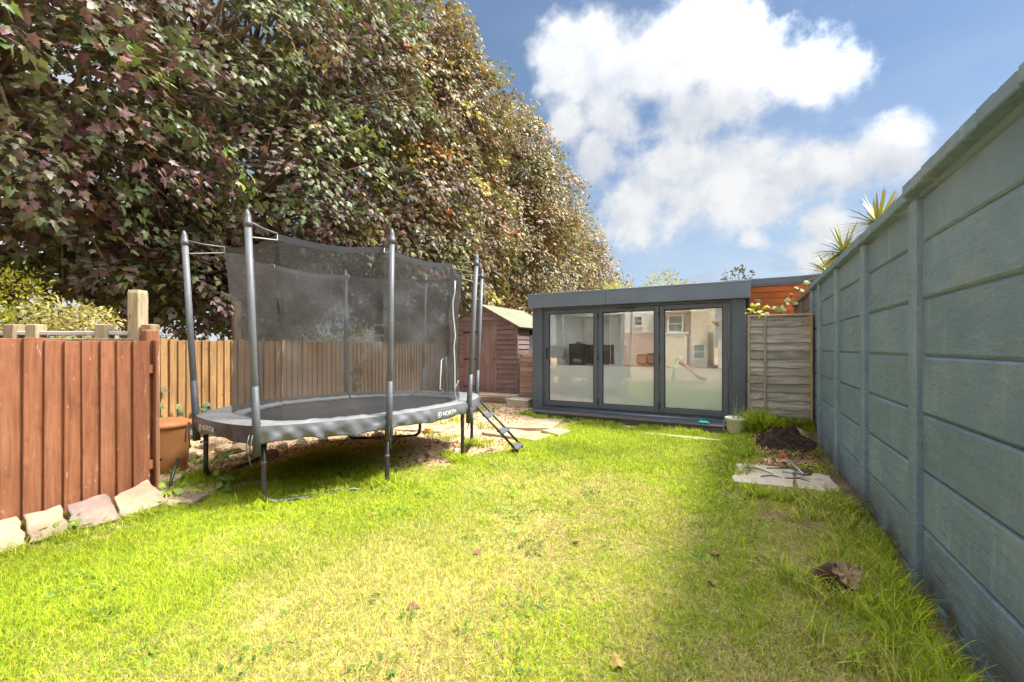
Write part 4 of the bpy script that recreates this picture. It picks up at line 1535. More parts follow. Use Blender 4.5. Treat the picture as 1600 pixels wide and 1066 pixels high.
    for i in (0, 1, 2, 3):
        p = TP[i] + (TP[i] - TC).normalized() * .115
        for k in range(2):
            q = p + Vector((rnd.uniform(-.03, .03), rnd.uniform(-.03, .03), RIM - .05))
            MB().tube([q, q + Vector((rnd.uniform(-.02, .02), -.02, -.10)), q + Vector((rnd.uniform(-.05, .05), -.01, -.20 - .06 * k))], .006, 5).build('loose_tie', M['dark_sleeve'], t)


build_trampoline()


def build_ladder():
    a, b = Vector((-3.30, 4.93, .70)), Vector((-2.64, 5.09, .03))
    side = Vector((-(b - a).y, (b - a).x, 0)).normalized() * .135
    l = thing('ladder', 'short black trampoline ladder leaning at the right end', 'ladder', (b.x, b.y, 0))
    for sg in (-1, 1):
        MB().tube([a + side * sg + Vector((-.06, 0, -.03)), a + side * sg + Vector((0, 0, .012)), b + side * sg], .0165, 10).build('rail', M['black_metal'], l)
    d = (b - a).normalized()
    for f in (.34, .64, .93):
        c = a.lerp(b, f)
        x = side.normalized()
        m3 = Matrix((Vector((d.x, d.y, 0)).normalized(), x, Vector((0, 0, 1)))).transposed()
        MB().box(c + Vector((0, 0, .006)), (.10, .30, .022), m3 @ Euler((0, .35, 0)).to_matrix()).build('step', M['pole_cap'], l, bevel=.006)


build_ladder()


# ------------------------------------------------------------------ stones, bin, rubble and small things
def slab_mesh(poly, th, seed, m, rough=.012):
    """irregular slab in local xy with broken edges"""
    rnd = random.Random(seed)
    pts = []
    k = len(poly)
    for i in range(k):
        a, b = Vector((*poly[i], 0)), Vector((*poly[(i + 1) % k], 0))
        for j in range(5):
            q = a.lerp(b, j / 5)
            pts.append((q.x + rnd.uniform(-rough, rough), q.y + rnd.uniform(-rough, rough)))
    mb = MB().prism(pts, th)
    return mb.mesh('slab', m, bevel=.006)


def rock_mesh(seed, m, flat_=.7):
    bm = bmesh.new()
    bmesh.ops.create_icosphere(bm, subdivisions=2, radius=1)
    rnd = random.Random(seed)
    cuts = [(Vector((rnd.gauss(0, 1), rnd.gauss(0, 1), rnd.gauss(0, 1))).normalized(), rnd.uniform(.45, .8)) for _ in range(9)]
    for v in bm.verts:
        for nrm, d in cuts:
            e = v.co.dot(nrm) - d
            if e > 0:
                v.co -= nrm * e
        v.co += Vector((rnd.uniform(-.04, .04), rnd.uniform(-.04, .04), rnd.uniform(-.04, .04)))
        v.co.z *= flat_
    me = bpy.data.meshes.new('rock')
    bm.to_mesh(me); bm.free()
    me.materials.append(m)
    return me


def build_stones():
    # slabs leaning against the foot of the red fence; local x runs along the fence, local y up the lean
    specs = [(.76, .48, .24, 'sandstone', 'buff stone slab leaning on the red fence, nearest and cut off by the picture edge', .0),
             (1.115, .205, .25, 'sandstone', 'ragged pale yellow stone slab leaning on the red fence beside green weeds', .02),
             (1.36, .275, .27, 'mauve_stone', 'mauve flecked stone slab leaning on the red fence behind green weeds', -.03),
             (1.685, .36, .30, 'sandstone', 'broken pink buff stone slab leaning at the right end of the red fence', .05)]
    for i, (y, w, h, mt, lb, tw) in enumerate(specs):
        y0 = y
        poly = [(-w / 2, 0), (w / 2, -.01), (w / 2 - .01, h), (-w / 2 + .02, h - .02 * (i % 2))]
        if i == 3:
            poly = [(-w / 2, 0), (w / 2 - .02, .03), (w / 2 - .09, h), (-w / 2 + .02, h - .08)]
        if i == 2:
            poly = [(-w / 2, 0), (w / 2, 0), (w / 2 - .03, h), (-w / 2 + .02, h - .05)]
        me = slab_mesh(poly, .035, 20 + i, M[mt])
        z = float(hg(-4.40, y0))
        xb = -4.375
        o = add('stone_slab', me, None, (xb - .0 * i, y0, z - .005))
        # x -> +Y, y -> leaning back to -X, z -> outward
        an = R(42)
        m3 = Matrix(((0, -math.cos(an), math.sin(an)), (1, 0, 0), (0, math.sin(an), math.cos(an)))) @ Matrix.Rotation(tw, 3, 'Z')
        o.rotation_euler = m3.to_euler()
        tag(o, lb, 'slab', 'slabs leaning along the red fence')
    # flat slab and broken piece past the fence end
    c = px(282, 781)
    me = slab_mesh([(-.17, -.14), (.17, -.10), (.20, .10), (-.05, .17), (-.20, .06)], .035, 5, M['mauve_stone'])
    tag(add('stone_slab', me, None, (c.x, c.y, c.z - .012), (0.03, -.03, .5)), 'flat mauve stone lying on the ground past the end of the red fence', 'slab')
    c = px(262, 790)
    me = slab_mesh([(-.07, -.05), (.08, -.04), (.06, .06), (-.05, .05)], .05, 6, M['sandstone'])
    tag(add('stone_slab', me, None, (c.x, c.y, c.z - .01), (.05, .1, .2)), 'small pale broken stone beside the last leaning slab', 'slab')
    # rubble heaped at the foot of the tan fence
    vs = [rock_mesh(s, M['rock'], .62 + .05 * (s % 4)) for s in range(7)]
    rnd = random.Random(12)
    specs = [(300, 716, 38), (332, 700, 34), (352, 709, 30), (372, 706, 34), (273, 753, 26), (390, 690, 40), (415, 688, 36),
             (447, 676, 44), (470, 668, 36), (498, 672, 40), (522, 666, 30), (548, 664, 34), (440, 700, 22), (470, 695, 20), (372, 728, 20),
             (425, 712, 24), (393, 715, 22), (505, 690, 18), (590, 684, 24), (612, 690, 16), (700, 700, 16), (682, 692, 15), (672, 712, 14),
             (655, 722, 12), (268, 735, 20), (290, 742, 14), (312, 735, 15)]
    names = ['big buff stone just right of the leftmost trampoline leg', 'buff stone against the tan fence behind the leftmost leg', 'squarish stone under the dark ivy patch',
             'pale stone at the right edge of the dark ivy patch', 'squarish buff stone just right of the compost bin foot', 'large stone touching the front left leg on its left side',
             'stone just right of the front left leg below the tilted slab', 'broad stone under the large tilted buff slab', 'stone between the two tilted buff slabs',
             'broad stone under the right hand tilted slab', 'stone against the tan fence right of the tilted slabs', 'stone by the back leg under the middle of the trampoline',
             'flat stone in the soil below the large tilted slab', 'small stone in the soil between the tilted slabs', 'small stone among weeds left of the front left leg',
             'reddish stone in the weeds right of the front left leg', 'stone in the soil touching the back left leg', 'small stone alone on bare soil under the middle of the mat',
             'stone beside the red toy under the trampoline', 'stone between the red toy and the dusty slab', 'stone on bare soil left of the far right legs',
             'stone right of the half orange brick', 'upright stone on bare soil under the far end', 'small stone on the soil mound under the far end',
             'stone in weeds behind the metal bar', 'small stone in the gravel right of the squarish stone', 'small stone at the foot of the leftmost leg']
    for i, (u, v, wpx) in enumerate(specs):
        p = px(u, v)
        dep = (p.y * math.cos(TH) - p.x * math.sin(TH))
        r = wpx / 670 * dep / 2
        o = add('rubble_stone', vs[i % 7], None, (p.x, p.y, p.z + r * .30), (rnd.uniform(-.3, .3), rnd.uniform(-.3, .3), rnd.uniform(0, 6)),
                (r * rnd.uniform(.9, 1.2), r * rnd.uniform(.8, 1.1), r * rnd.uniform(.8, 1.1)))
        tag(o, names[i], 'stone', 'rubble stones under the tan fence')
    # flat buff slabs propped on the rubble below the net
    for k, (u, v, w, d, tilt, lb) in enumerate(((440, 668, .55, .34, .42, 'large buff slab tilted on the rubble behind the front left leg'),
                                                 (510, 660, .50, .30, .35, 'buff slab tilted on the rubble behind the middle of the trampoline'))):
        p = px(u, v)
        me = slab_mesh([(-w / 2, -d / 2), (w / 2, -d / 2 + .03), (w / 2 - .05, d / 2), (-w / 2 + .04, d / 2 - .02)], .05, 40 + k, M['sandstone'])
        tag(add('stone_slab', me, None, (p.x - .1, p.y, p.z + .07), (-.1, tilt * .8, .25)), lb, 'slab')
    # loose paving under the far end
    p = px(655, 672)
    me = slab_mesh([(-.42, -.28), (.42, -.30), (.45, .26), (-.40, .30)], .04, 50, M['paving'])
    tag(add('paving_slab', me, None, (p.x, p.y + .1, p.z + .0), (0.02, .0, .3)), 'pale dusty slab lying behind the trampoline under its far end', 'slab')
    p = px(670, 676)
    tag(add('brick', bbox(.10, .21, .065, .008, M['brick_bit']), None, (p.x, p.y, p.z + .055), (0, 0, .5)), 'half orange brick lying on the dusty slab behind the trampoline', 'brick')
    # paving before the deck step
    for k, (pts, lb) in enumerate(((((790, 672), (833, 656), (880, 659), (862, 674)), 'larger buff paving slab near the left end of the deck step'),
                                   (((752, 680), (800, 674), (862, 684), (835, 692)), 'long buff paving slab beside the ladder'),
                                   (((845, 676), (872, 672), (893, 677), (872, 684)), 'small buff paving slab half in the grass before the deck step'))):
        P = [px(u, v) for u, v in pts]
        c = sum(P, Vector()) / len(P)
        me = slab_mesh([(q.x - c.x, q.y - c.y) for q in P], .05, 60 + k, M['paving'])
        tag(add('paving_slab', me, None, (c.x, c.y, c.z - .005)), lb, 'slab')
    p = px(1062, 684)
    tag(add('edging_strip', bbox(1.15, .09, .06, .01, M['concrete_slab']), None, (p.x, p.y, p.z - .002), (0, 0, -.03)),
        'thin pale concrete strip in the grass before the deck step', 'edging')
    # concrete slab by the wall, in two cast pieces
    me = slab_mesh([(-.12, 4.93), (.42, 4.99), (.47, 5.70), (.10, 5.76), (-.10, 5.70)], .06, 70, M['concrete_slab'], .018)
    tag(add('concrete_slab', me, None, (0, 0, -.022)), 'cracked pale concrete slab with twigs and loppers by the grey wall', 'slab')
    me = slab_mesh([(.45, 5.0), (.80, 5.05), (.80, 5.66), (.50, 5.69)], .05, 71, M['concrete_slab'], .018)
    tag(add('concrete_slab', me, None, (0, 0, -.022)), 'smaller broken concrete slab against the foot of the grey wall', 'slab')


build_stones()


def build_bin():
    p = px(262, 741)
    b = thing('compost_bin', 'terracotta plastic compost bin with orange lid behind red fence end', 'compost bin', (p.x - .235, p.y + .05, p.z - .04))
    c = wloc(b)
    MB().lathe(c, [(.20, 0), (.215, .02), (.235, .25), (.25, .50), (.255, .52), (.24, .53), (.22, .52)], 32).build('drum', M['terracotta'], b)
    MB().lathe(c, [(.265, .515), (.272, .525), (.27, .555), (.20, .585), (.08, .595)], 32).build('lid', M['terracotta_lid'], b)
    for a, z in ((-.95, .14), (-.45, .20)):
        n = Vector((math.cos(a), math.sin(a), 0))
        MB().tube([c + n * .222 + Vector((0, 0, z)), c + n * .236 + Vector((0, 0, z))], .013, 10).build('air_hole', M['black_rubber'], b)
    q = px(266, 768)
    o = MB().tube([q + Vector((0, 0, -.02)), q + Vector((-.04, .02, .08)), q + Vector((-.13, .12, .26))], .014, 8).build('metal_bar', M['black_metal'], None, origin=q)
    tag(o, 'dark metal bar leaning between the red fence end and the compost bin', 'bar')


build_bin()


def build_small():
    # bucket on the deck corner
    c = px(1144, 668, .10)
    c = Vector((-.135, 7.70, .0))
    b = thing('bucket', 'white plastic bucket with dead stalks at right end of the deck step', 'bucket', (c.x, c.y, float(hg(c.x, c.y))))
    w = wloc(b)
    prof = [(.115, 0), (.118, .005), (.150, .22), (.160, .222), (.162, .25), (.156, .252), (.148, .245), (.115, .03), (.0, .03)]
    w = w + Vector((0, 0, .03))
    MB().lathe(w, prof, 32).build('pail', M['white_plastic'], b)
    MB().lathe(w, [(.01, .16), (.142, .165), (.01, .19)], 20).build('soil', M['soil_dark'], b)
    MB().tube([w + Vector((-.16, -.03, .235)), w + Vector((-.185, -.08, .12)), w + Vector((-.17, -.11, .06)), w + Vector((-.13, -.13, .045))], .004, 6).build('handle', M['tool_metal'], b)
    rnd = random.Random(8)
    for k in range(9):
        a = rnd.uniform(0, 6.28); r = rnd.uniform(.02, .11)
        p = w + Vector((r * math.cos(a), r * math.sin(a), .17))
        h = rnd.uniform(.12, .42)
        MB().tube([p, p + Vector((rnd.uniform(-.03, .03), rnd.uniform(-.03, .03), h * .6)), p + Vector((rnd.uniform(-.08, .08), rnd.uniform(-.06, .06), h))], [.004, .003, .0015], 5).build('stalk', M['dry_stalk'], b)
    # turquoise glove on the step
    g = MB()
    c = Vector((-.62, 7.82, .135))
    for a, L in ((.3, .10), (.9, .09), (-.3, .095), (2.6, .10), (3.5, .08)):
        d = Vector((math.cos(a), math.sin(a) * .5, 0))
        g.tube([c - d * .02, c + d * L * .5 + Vector((0, 0, .018)), c + d * L], [.032, .022, .010], 8)
    o = g.build('glove', M['turquoise'], None, origin=c)
    tag(o, 'crumpled turquoise glove lying on the deck step', 'glove')
    # loppers lying on the concrete slab
    t = thing('loppers', 'long handled loppers with one red grip lying on the concrete slab', 'loppers', (.42, 5.4, .05))
    z = .062
    j = px(1256, 752); j.z = z
    e1 = px(1226, 726); e1.z = z + .03
    e2 = px(1222, 748); e2.z = z + .01
    MB().tube([j, e1], .011, 8).build('handle_tube', M['tool_metal'], t)
    MB().tube([j + Vector((0, .03, 0)), e2], .012, 8).build('handle_tube', M['tool_metal'], t)
    d = (e1 - j).normalized()
    MB().tube([e1 - d * .03, e1 + d * .02, e1 + d * .10], [.016, .026, .022], 10).build('grip', M['red_plastic'], t)
    MB().box(j + Vector((.03, -.01, .01)), (.08, .03, .012), (0, 0, .6)).build('blade', M['black_metal'], t, bevel=.003)
    # twigs
    rnd = random.Random(21)
    for k, (u, v, a, L, lb) in enumerate(((1186, 742, -.5, .30, 'long slanting twig at the left of the concrete slab'), (1232, 741, .1, .42, 'longest twig lying across the middle of the concrete slab'), (1266, 738, 1.1, .16, 'short twig beside the lopper blades pointing away'), (1246, 757, -.2, .22, 'twig near the front edge of the concrete slab below the loppers'), (1205, 752, .3, .2, 'short twig left of the lopper handle without grip'), (1262, 748, .8, .15, 'shortest twig touching the lopper joint'))):
        p = px(u, v); p.z += .045
        dd = Vector((math.cos(a), math.sin(a), 0))
        o = MB().tube([p - dd * L / 2, p + Vector((rnd.uniform(-.03, .03), rnd.uniform(-.03, .03), .02)), p + dd * L / 2], [.006, .008, .003], 6).build('twig', M['twig'], None, origin=p)
        tag(o, lb, 'twig', 'twigs on the concrete slab')
    # heap of dark compost
    bm = bmesh.new()
    bmesh.ops.create_grid(bm, x_segments=40, y_segments=40, size=1)
    cc = Vector((.50, 7.22, 0))
    for v in bm.verts:
        x, y = v.co.x, v.co.y
        r = math.hypot(x, y)
        n = float(fbm(x * 4 + 3, y * 4, 5)) - .5
        n2 = float(fbm(x * 14 + 3, y * 14, 6)) - .5
        hgt = max(0, 1 - r * 1.05) ** .8 * .23 * (1 + 2.0 * n) + n2 * .075
        v.co.x = cc.x + x * .42 * (1 + .5 * n); v.co.y = cc.y + y * .36 * (1 - .5 * n)
        v.co.z = float(hg(v.co.x, v.co.y)) + hgt - .035
    me = bpy.data.meshes.new('soil_heap'); bm.to_mesh(me); bm.free()
    for pl in me.polygons: pl.use_smooth = False
    me.materials.append(M['soil_dark'])
    o = bpy.data.objects.new('soil_heap', me); COL.objects.link(o)
    tag(o, 'heap of dark moist compost before the weathered fence panel', 'soil heap')
    # old split stump in the long grass
    c = px(1303, 918)
    s = thing('tree_stump', 'dark old split tree stump in long grass by the grey wall', 'stump', c)
    ax = Vector((.42, -.45, .70)).normalized()
    x, y, z_ = frame_z(ax)
    m3 = Matrix((x, y, ax)).transposed()
    prof = []
    mb = MB()
    rnd = random.Random(6)
    k = 28
    rad = [.088 * (1 + .16 * math.sin(3 * a * 2 * math.pi / k + 1) + .07 * math.sin(7 * a * 2 * math.pi / k)) for a in range(k)]
    rows = []
    for zz, f in ((-.10, 1.20), (-.02, 1.1), (.05, 1.0), (.10, .96), (.122, .90)):
        rows.append([c + Vector((0, 0, .03)) + m3 @ Vector((rad[a] * f * math.cos(2 * math.pi * a / k) * 1.1, rad[a] * f * .9 * math.sin(2 * math.pi * a / k),
                                                          zz + .010 * math.sin(a * 1.9))) for a in range(k)])
    mb.grid(rows, closed=True)
    mb.build('bark', M['stump_bark'], s, recalc=False)
    mb = MB()
    rows = [[c + Vector((0, 0, .03)) + m3 @ Vector((rad[a] * f * math.cos(2 * math.pi * a / k) * 1.1, rad[a] * f * .9 * math.sin(2 * math.pi * a / k),
            .122 + .010 * math.sin(a * 1.9) * f + (rnd.uniform(-.010, .004) - .012 * (1 - f) if .1 < f < .85 else 0))) for a in range(k)] for f in (.905, .7, .5, .3, .01)]
    mb.grid(rows, sm=True, closed=True)
    mb.build('cut_face', M['stump_cut'], s, recalc=False)
    for a in (3.4, 4.6):
        q = c + Vector((math.cos(a) * .10, math.sin(a) * .08, .02))
        MB().tube([c + Vector((0, 0, .05)), q, q + Vector((math.cos(a) * .08, math.sin(a) * .06, -.03))], [.05, .034, .015], 8).build('root', M['stump_bark'], s)
    p = px(1285, 941)
    o = add('stone', rock_mesh(33, M['rock'], .5), None, (p.x, p.y, p.z + .008), (0, 0, .4), (.045, .025, .03))
    tag(o, 'small pale stone in the grass just below the old stump', 'stone')
    # pink and red toy pieces under the trampoline
    for k, (u, lb) in enumerate(((567, 'left pink tube standing under the back of the trampoline'), (588, 'right pink tube standing under the back of the trampoline'))):
        p = px(u, 682)
        o = MB().tube([p + Vector((0, 0, -.02)), p + Vector((0, 0, .06)), p + Vector((0, 0, .30))], .032, 12).build('pink_tube', M['pink_plastic'], None, origin=p)
        tag(o, lb, 'toy part')
        MB().tube([p + Vector((0, 0, -.02)), p + Vector((0, 0, .045))], .034, 12).build('tip', M['white_plastic'], o)
    p = px(600, 672)
    o = MB().box(p + Vector((0, .05, .17)), (.20, .12, .14), (0, 0, .4)).build('red_toy', M['red_plastic'], None, bevel=.03, seg=2, origin=p)
    MB().tube([p + Vector((-.12, 0, .10)), p + Vector((.02, .04, .13))], .012, 8).build('axle', M['black_metal'], o)
    for sx in (-.07, .08):
        MB().tube([p + Vector((sx, -.02, .06)), p + Vector((sx + .02, .02, .06))], .055, 14).build('wheel', M['black_metal'], o)
    tag(o, 'red plastic toy lying on the rubble under the trampoline', 'toy')
    # crumpled plastic scrap
    p = px(713, 705)
    o = add('plastic_scrap', rock_mesh(77, M['white_print'], .5), None, (p.x, p.y, p.z + .02), (0, 0, 1), (.07, .05, .05))
    tag(o, 'crumpled pale plastic scrap on bare soil by the trampoline leg', 'scrap')


M['dry_stalk'] = flat('dry_stalk', (.42, .34, .20), .8, .2)
build_small()


# ------------------------------------------------------------------ foliage
MAPLE = np.array([(0, -.02), (.34, -.10), (.28, .12), (.54, .34), (.25, .40), (.20, .66), (0, 1.0),
                  (-.20, .66), (-.25, .40), (-.54, .34), (-.28, .12), (-.34, -.10)])
SIMPLE = np.array([(0, 0), (.30, .06), (.26, .40), (0, .95), (-.26, .40), (-.30, .06)])
OVAL = np.array([(0, 0), (.22, .30), (.18, .65), (0, 1.0), (-.18, .65), (-.22, .30)])


def leaf_arrays(shape, P, T, N, S, C, fold=.18):
    """many leaves: position, tip direction, normal, size, colour -> vertices, triangles, colours"""
    k = len(shape); n = len(P)
    T = T / np.linalg.norm(T, axis=1, keepdims=True)
    B = np.cross(N, T); B /= np.linalg.norm(B, axis=1, keepdims=True) + 1e-9
    N = np.cross(T, B)
    ctr = np.array([[0, .30]])
    sh = np.concatenate([shape, ctr])                      # outline + centre
    rf = np.random.RandomState(n % 9973).uniform(.2, 2.2, (n, 1))
    zz = np.abs(sh[:, 0])[None] * -fold * rf - (sh[:, 1] ** 2)[None] * .16 * rf[::-1]
    V = (P[:, None, :] + (B[:, None, :] * sh[None, :, 0, None] + T[:, None, :] * sh[None, :, 1, None] + N[:, None, :] * zz[:, :, None]) * S[:, None, None])
    base = (np.arange(n) * (k + 1))[:, None, None]
    i = np.arange(k)
    tri = np.stack([i, (i + 1) % k, np.full(k, k)], -1)[None] + base
    return V.reshape(-1, 3), tri.reshape(-1, 3), np.repeat(C, k + 1, 0)


def unit(rs, n):
    v = rs.normal(size=(n, 3))
    return v / np.linalg.norm(v, axis=1, keepdims=True)


PAL = {
    'maple': (np.array([(.070, .032, .042), (.105, .060, .060), (.058, .080, .030), (.090, .092, .040), (.048, .072, .038),
                        (.22, .085, .025), (.22, .18, .030), (.10, .15, .030), (.13, .05, .040)]),
              np.array([.21, .20, .20, .18, .12, .012, .02, .045, .015])),
    'maple_far': (np.array([(.085, .050, .050), (.12, .075, .060), (.085, .095, .035), (.13, .11, .045), (.065, .070, .04),
                            (.30, .12, .025), (.28, .21, .030), (.13, .16, .03), (.20, .06, .04)]),
                  np.array([.16, .18, .20, .19, .11, .035, .04, .06, .025])),
}


def tint(rs, pal, n):
    cols, w = PAL[pal]
    return cols[rs.choice(len(cols), n, p=w / w.sum())]


def build_maple(name, label, base, lobes, nspray, per, size, pal, seed, shape, parts=0, spread=(.32, .60), trunk_r=.26):
    rs = np.random.RandomState(seed)
    t = thing(name, label, 'tree', base, 'maple trees beyond the left fence')
    base = np.array(base)
    L = np.array([l[:3] for l in lobes], float); Rr = np.array([l[3:] for l in lobes], float)
    vol = (Rr[:, 0] * Rr[:, 1] * Rr[:, 2]) ** (2 / 3)
    C, O = [], []
    while len(C) < nspray:
        j = rs.choice(len(lobes), p=vol / vol.sum())
        d = unit(rs, 1)[0]
        q_ = rs.rand()
        r = rs.uniform(.72, 1.03) if q_ < .68 else (rs.uniform(1.0, 1.16) if q_ < .78 else rs.uniform(.3, .72))
        c = L[j] + d * Rr[j] * r
        # thin out the side turned away from the garden
        if d[0] < -.25 and rs.rand() < .55: continue
        q = (c - L) / Rr
        m = np.linalg.norm(q, axis=1); m[j] = 9
        if m.min() < .62: continue
        C.append(c); O.append(d)
    C = np.array(C); O = np.array(O)
    n = nspray
    up = O * np.array([.75, .75, .35]) + np.array([0, 0, .62]) + rs.normal(size=(n, 3)) * .20
    up /= np.linalg.norm(up, axis=1, keepdims=True)
    A = np.cross(up, unit(rs, n)); A /= np.linalg.norm(A, axis=1, keepdims=True)
    B = np.cross(up, A)
    rad = rs.uniform(spread[0], spread[1], n)
    hue = tint(rs, pal, n)
    tot = n * per
    k = np.repeat(np.arange(n), per)
    an = rs.uniform(0, 2 * np.pi, tot); rr = np.sqrt(rs.rand(tot))
    dirv = A[k] * np.cos(an)[:, None] + B[k] * np.sin(an)[:, None]
    P = C[k] + dirv * (rad[k] * rr)[:, None] + up[k] * (rs.normal(size=tot) * .045)[:, None] - np.array([0, 0, 1]) * (rr ** 2 * rad[k] * .38)[:, None]
    N = up[k] + dirv * .30 + rs.normal(size=(tot, 3)) * .34
    T = dirv + O[k] * .5 + rs.normal(size=(tot, 3)) * .25 - np.array([0, 0, .45])
    S = size * rs.uniform(.65, 1.15, tot)
    col = (hue[k] * .62 + tint(rs, pal, tot) * .38) * np.array([1.8, 1.9, 1.8])
    col = col * rs.uniform(.75, 1.3, tot)[:, None]
    keep = np.ones(tot, bool)
    if parts:
        cp = np.array([0, 0, EYE])
        v = P - cp
        z = -v[:, 0] * math.sin(TH) + v[:, 1] * math.cos(TH)
        x = v[:, 0] * math.cos(TH) + v[:, 1] * math.sin(TH)
        ok = (z > 1) & (np.abs(x / np.maximum(z, .1)) < 1.15) & (v[:, 2] / np.maximum(z, .1) < .80) & (v[:, 2] / np.maximum(z, .1) > .0)
        score = np.where(ok, np.linalg.norm(v, axis=1) / S, 1e9)
        pick = np.argsort(score)[:parts]
        keep[pick] = False
        # shared leaf meshes, one per tint
        cols = PAL[pal][0]
        ms = []
        for c in cols:
            V, F, cc = leaf_arrays(shape, np.zeros((1, 3)), np.array([[0, 1., 0]]), np.array([[0, 0, 1.]]), np.ones(1), c[None] * 1.6)
            ms.append(np_mesh('leaf', V, F, M['leaf'], cc))
        for i in pick:
            tt = Vector(T[i]).normalized(); nn = Vector(N[i]); bb = nn.cross(tt).normalized(); nn = tt.cross(bb)
            mm = Matrix((bb, tt, nn)).transposed()
            q = int(np.argmin(((cols - hue[k[i]]) ** 2).sum(1)))
            q = q if (q < 5 and i % 4) or q == 7 else int(rs.randint(0, 5))
            add('leaf', ms[q], t, P[i], mm.to_euler(), (S[i],) * 3)
    V, F, cc = leaf_arrays(shape, P[keep], T[keep], N[keep], S[keep], col[keep])
    o = add('crown', np_mesh('crown', V - np.array(base), F, M['leaf'], cc), t, tuple(base))
    o['kind'] = 'stuff'
    # trunk and limbs
    top = L[:, 2].max()
    rnd = random.Random(seed)
    b = Vector(base)
    ctr = Vector((float(base[0]), float(base[1]), 0))
    pts = [b + Vector((0, 0, -.2)), b + Vector((.03, 0, .6)), b + Vector((.05, .03, 2.0)), b + Vector((-.05, .1, 3.6)), b + Vector((.1, 0, 5.2)), b + Vector((0, .1, top))]
    MB().tube(pts, [trunk_r * 1.4, trunk_r, trunk_r * .88, trunk_r * .7, trunk_r * .48, .03], 14).build('trunk', M['bark'], t)
    for li in range(len(lobes)):
        e = Vector(L[li])
        z0 = max(1.7, min(e.z * .42, 4.2))
        s = b + Vector((0.03, .05, z0))
        mid = s.lerp(e, .5) + Vector((rnd.uniform(-.3, .3), rnd.uniform(-.3, .3), .15))
        o = MB().tube([s, mid, e], [trunk_r * .45, trunk_r * .30, trunk_r * .12], 10).build('limb', M['bark'], t)
        mb = MB()
        near = np.argsort(np.linalg.norm(C - L[li], axis=1))[:400]
        for q in near[::9]:
            c = Vector(C[q])
            st = mid.lerp(e, rnd.uniform(.1, 1))
            mb.tube([st, st.lerp(c, .5) + Vector((rnd.uniform(-.2, .2), rnd.uniform(-.2, .2), .12)), c], [.036, .024, .009], 5)
        mb.build('branches', M['bark'], o)
        o.children[-1].name = 'branch'
    return t


def build_trees():
    build_maple('maple_tree', 'nearest dark purple and bronze maple overhanging the trampoline, leaves large', (-9.3, 3.4, 0),
                [(-9.2, 3.6, 7.6, 3.0, 3.3, 3.2), (-7.4, 2.0, 4.3, 2.0, 1.9, 1.25), (-7.5, 4.9, 4.5, 1.75, 1.9, 1.6), (-7.6, 3.6, 6.6, 2.2, 2.6, 1.8),
                 (-7.2, .6, 5.4, 1.9, 1.7, 1.3), (-8.8, 2.2, 3.6, 2.0, 2.2, 1.3), (-8.6, 5.8, 4.2, 2.0, 1.7, 2.1), (-9.3, .2, 4.3, 2.2, 2.0, 1.9),
                 (-7.3, 6.2, 7.0, 1.8, 2.0, 1.9), (-9.6, 6.0, 8.4, 2.4, 2.4, 2.2), (-8.2, 3.6, 2.7, 1.3, 1.5, .9), (-8.4, 5.2, 2.6, 1.2, 1.3, .9), (-10.2, 2.6, 3.0, 1.6, 1.6, 1.3), (-10.4, 4.6, 2.8, 1.4, 1.6, 1.2), (-9.6, .6, 3.6, 2.0, 1.8, 1.2), (-10.5, 6.5, 3.0, 1.5, 1.6, 1.4)],
                2500, 30, .112, 'maple', 1, MAPLE, parts=300, spread=(.26, .50))
    build_maple('maple_tree', 'second maple in the row, green and bronze, behind the middle of the trampoline net', (-9.2, 9.0, 0),
                [(-9.2, 9.2, 7.6, 2.8, 3.0, 3.6), (-7.6, 8.1, 5.2, 1.9, 2.2, 2.6), (-7.6, 10.4, 5.0, 1.8, 2.0, 2.6), (-7.9, 9.2, 8.1, 2.0, 2.2, 2.2),
                 (-8.6, 9.2, 3.5, 2.2, 2.6, 1.7), (-7.4, 8.6, 9.6, 1.5, 1.7, 1.3), (-7.2, 10.7, 8.3, 1.3, 1.5, 1.6)],
                1750, 28, .115, 'maple_far', 2, MAPLE, spread=(.26, .50))
    build_maple('maple_tree', 'third maple in the row, rusty green, rising above the mauve shed', (-9.2, 14.6, 0),
                [(-9.2, 14.6, 6.6, 2.9, 3.0, 3.5), (-7.4, 13.6, 5.0, 1.8, 2.2, 2.9), (-7.4, 15.9, 4.6, 1.9, 2.2, 2.6), (-8.0, 14.6, 8.2, 1.9, 2.2, 2.0), (-8.0, 14.8, 2.9, 2.4, 2.8, 1.6), (-7.3, 13.4, 8.4, 1.3, 1.6, 1.7), (-6.9, 15.2, 7.0, 1.5, 1.8, 1.6)],
                2100, 26, .13, 'maple_far', 3, SIMPLE)
    build_maple('maple_tree', 'farthest and lowest maple of the row, orange tinged, above left end of garden room', (-9.2, 21.0, 0),
                [(-9.0, 20.6, 5.0, 2.8, 3.2, 3.2), (-7.2, 20.0, 3.9, 2.1, 2.4, 2.7), (-6.6, 22.4, 3.2, 2.2, 2.2, 2.1), (-7.8, 20.6, 6.2, 1.8, 2.0, 1.8), (-7.6, 18.0, 5.2, 1.9, 2.0, 2.6)],
                1500, 24, .14, 'maple_far', 4, SIMPLE)


build_trees()


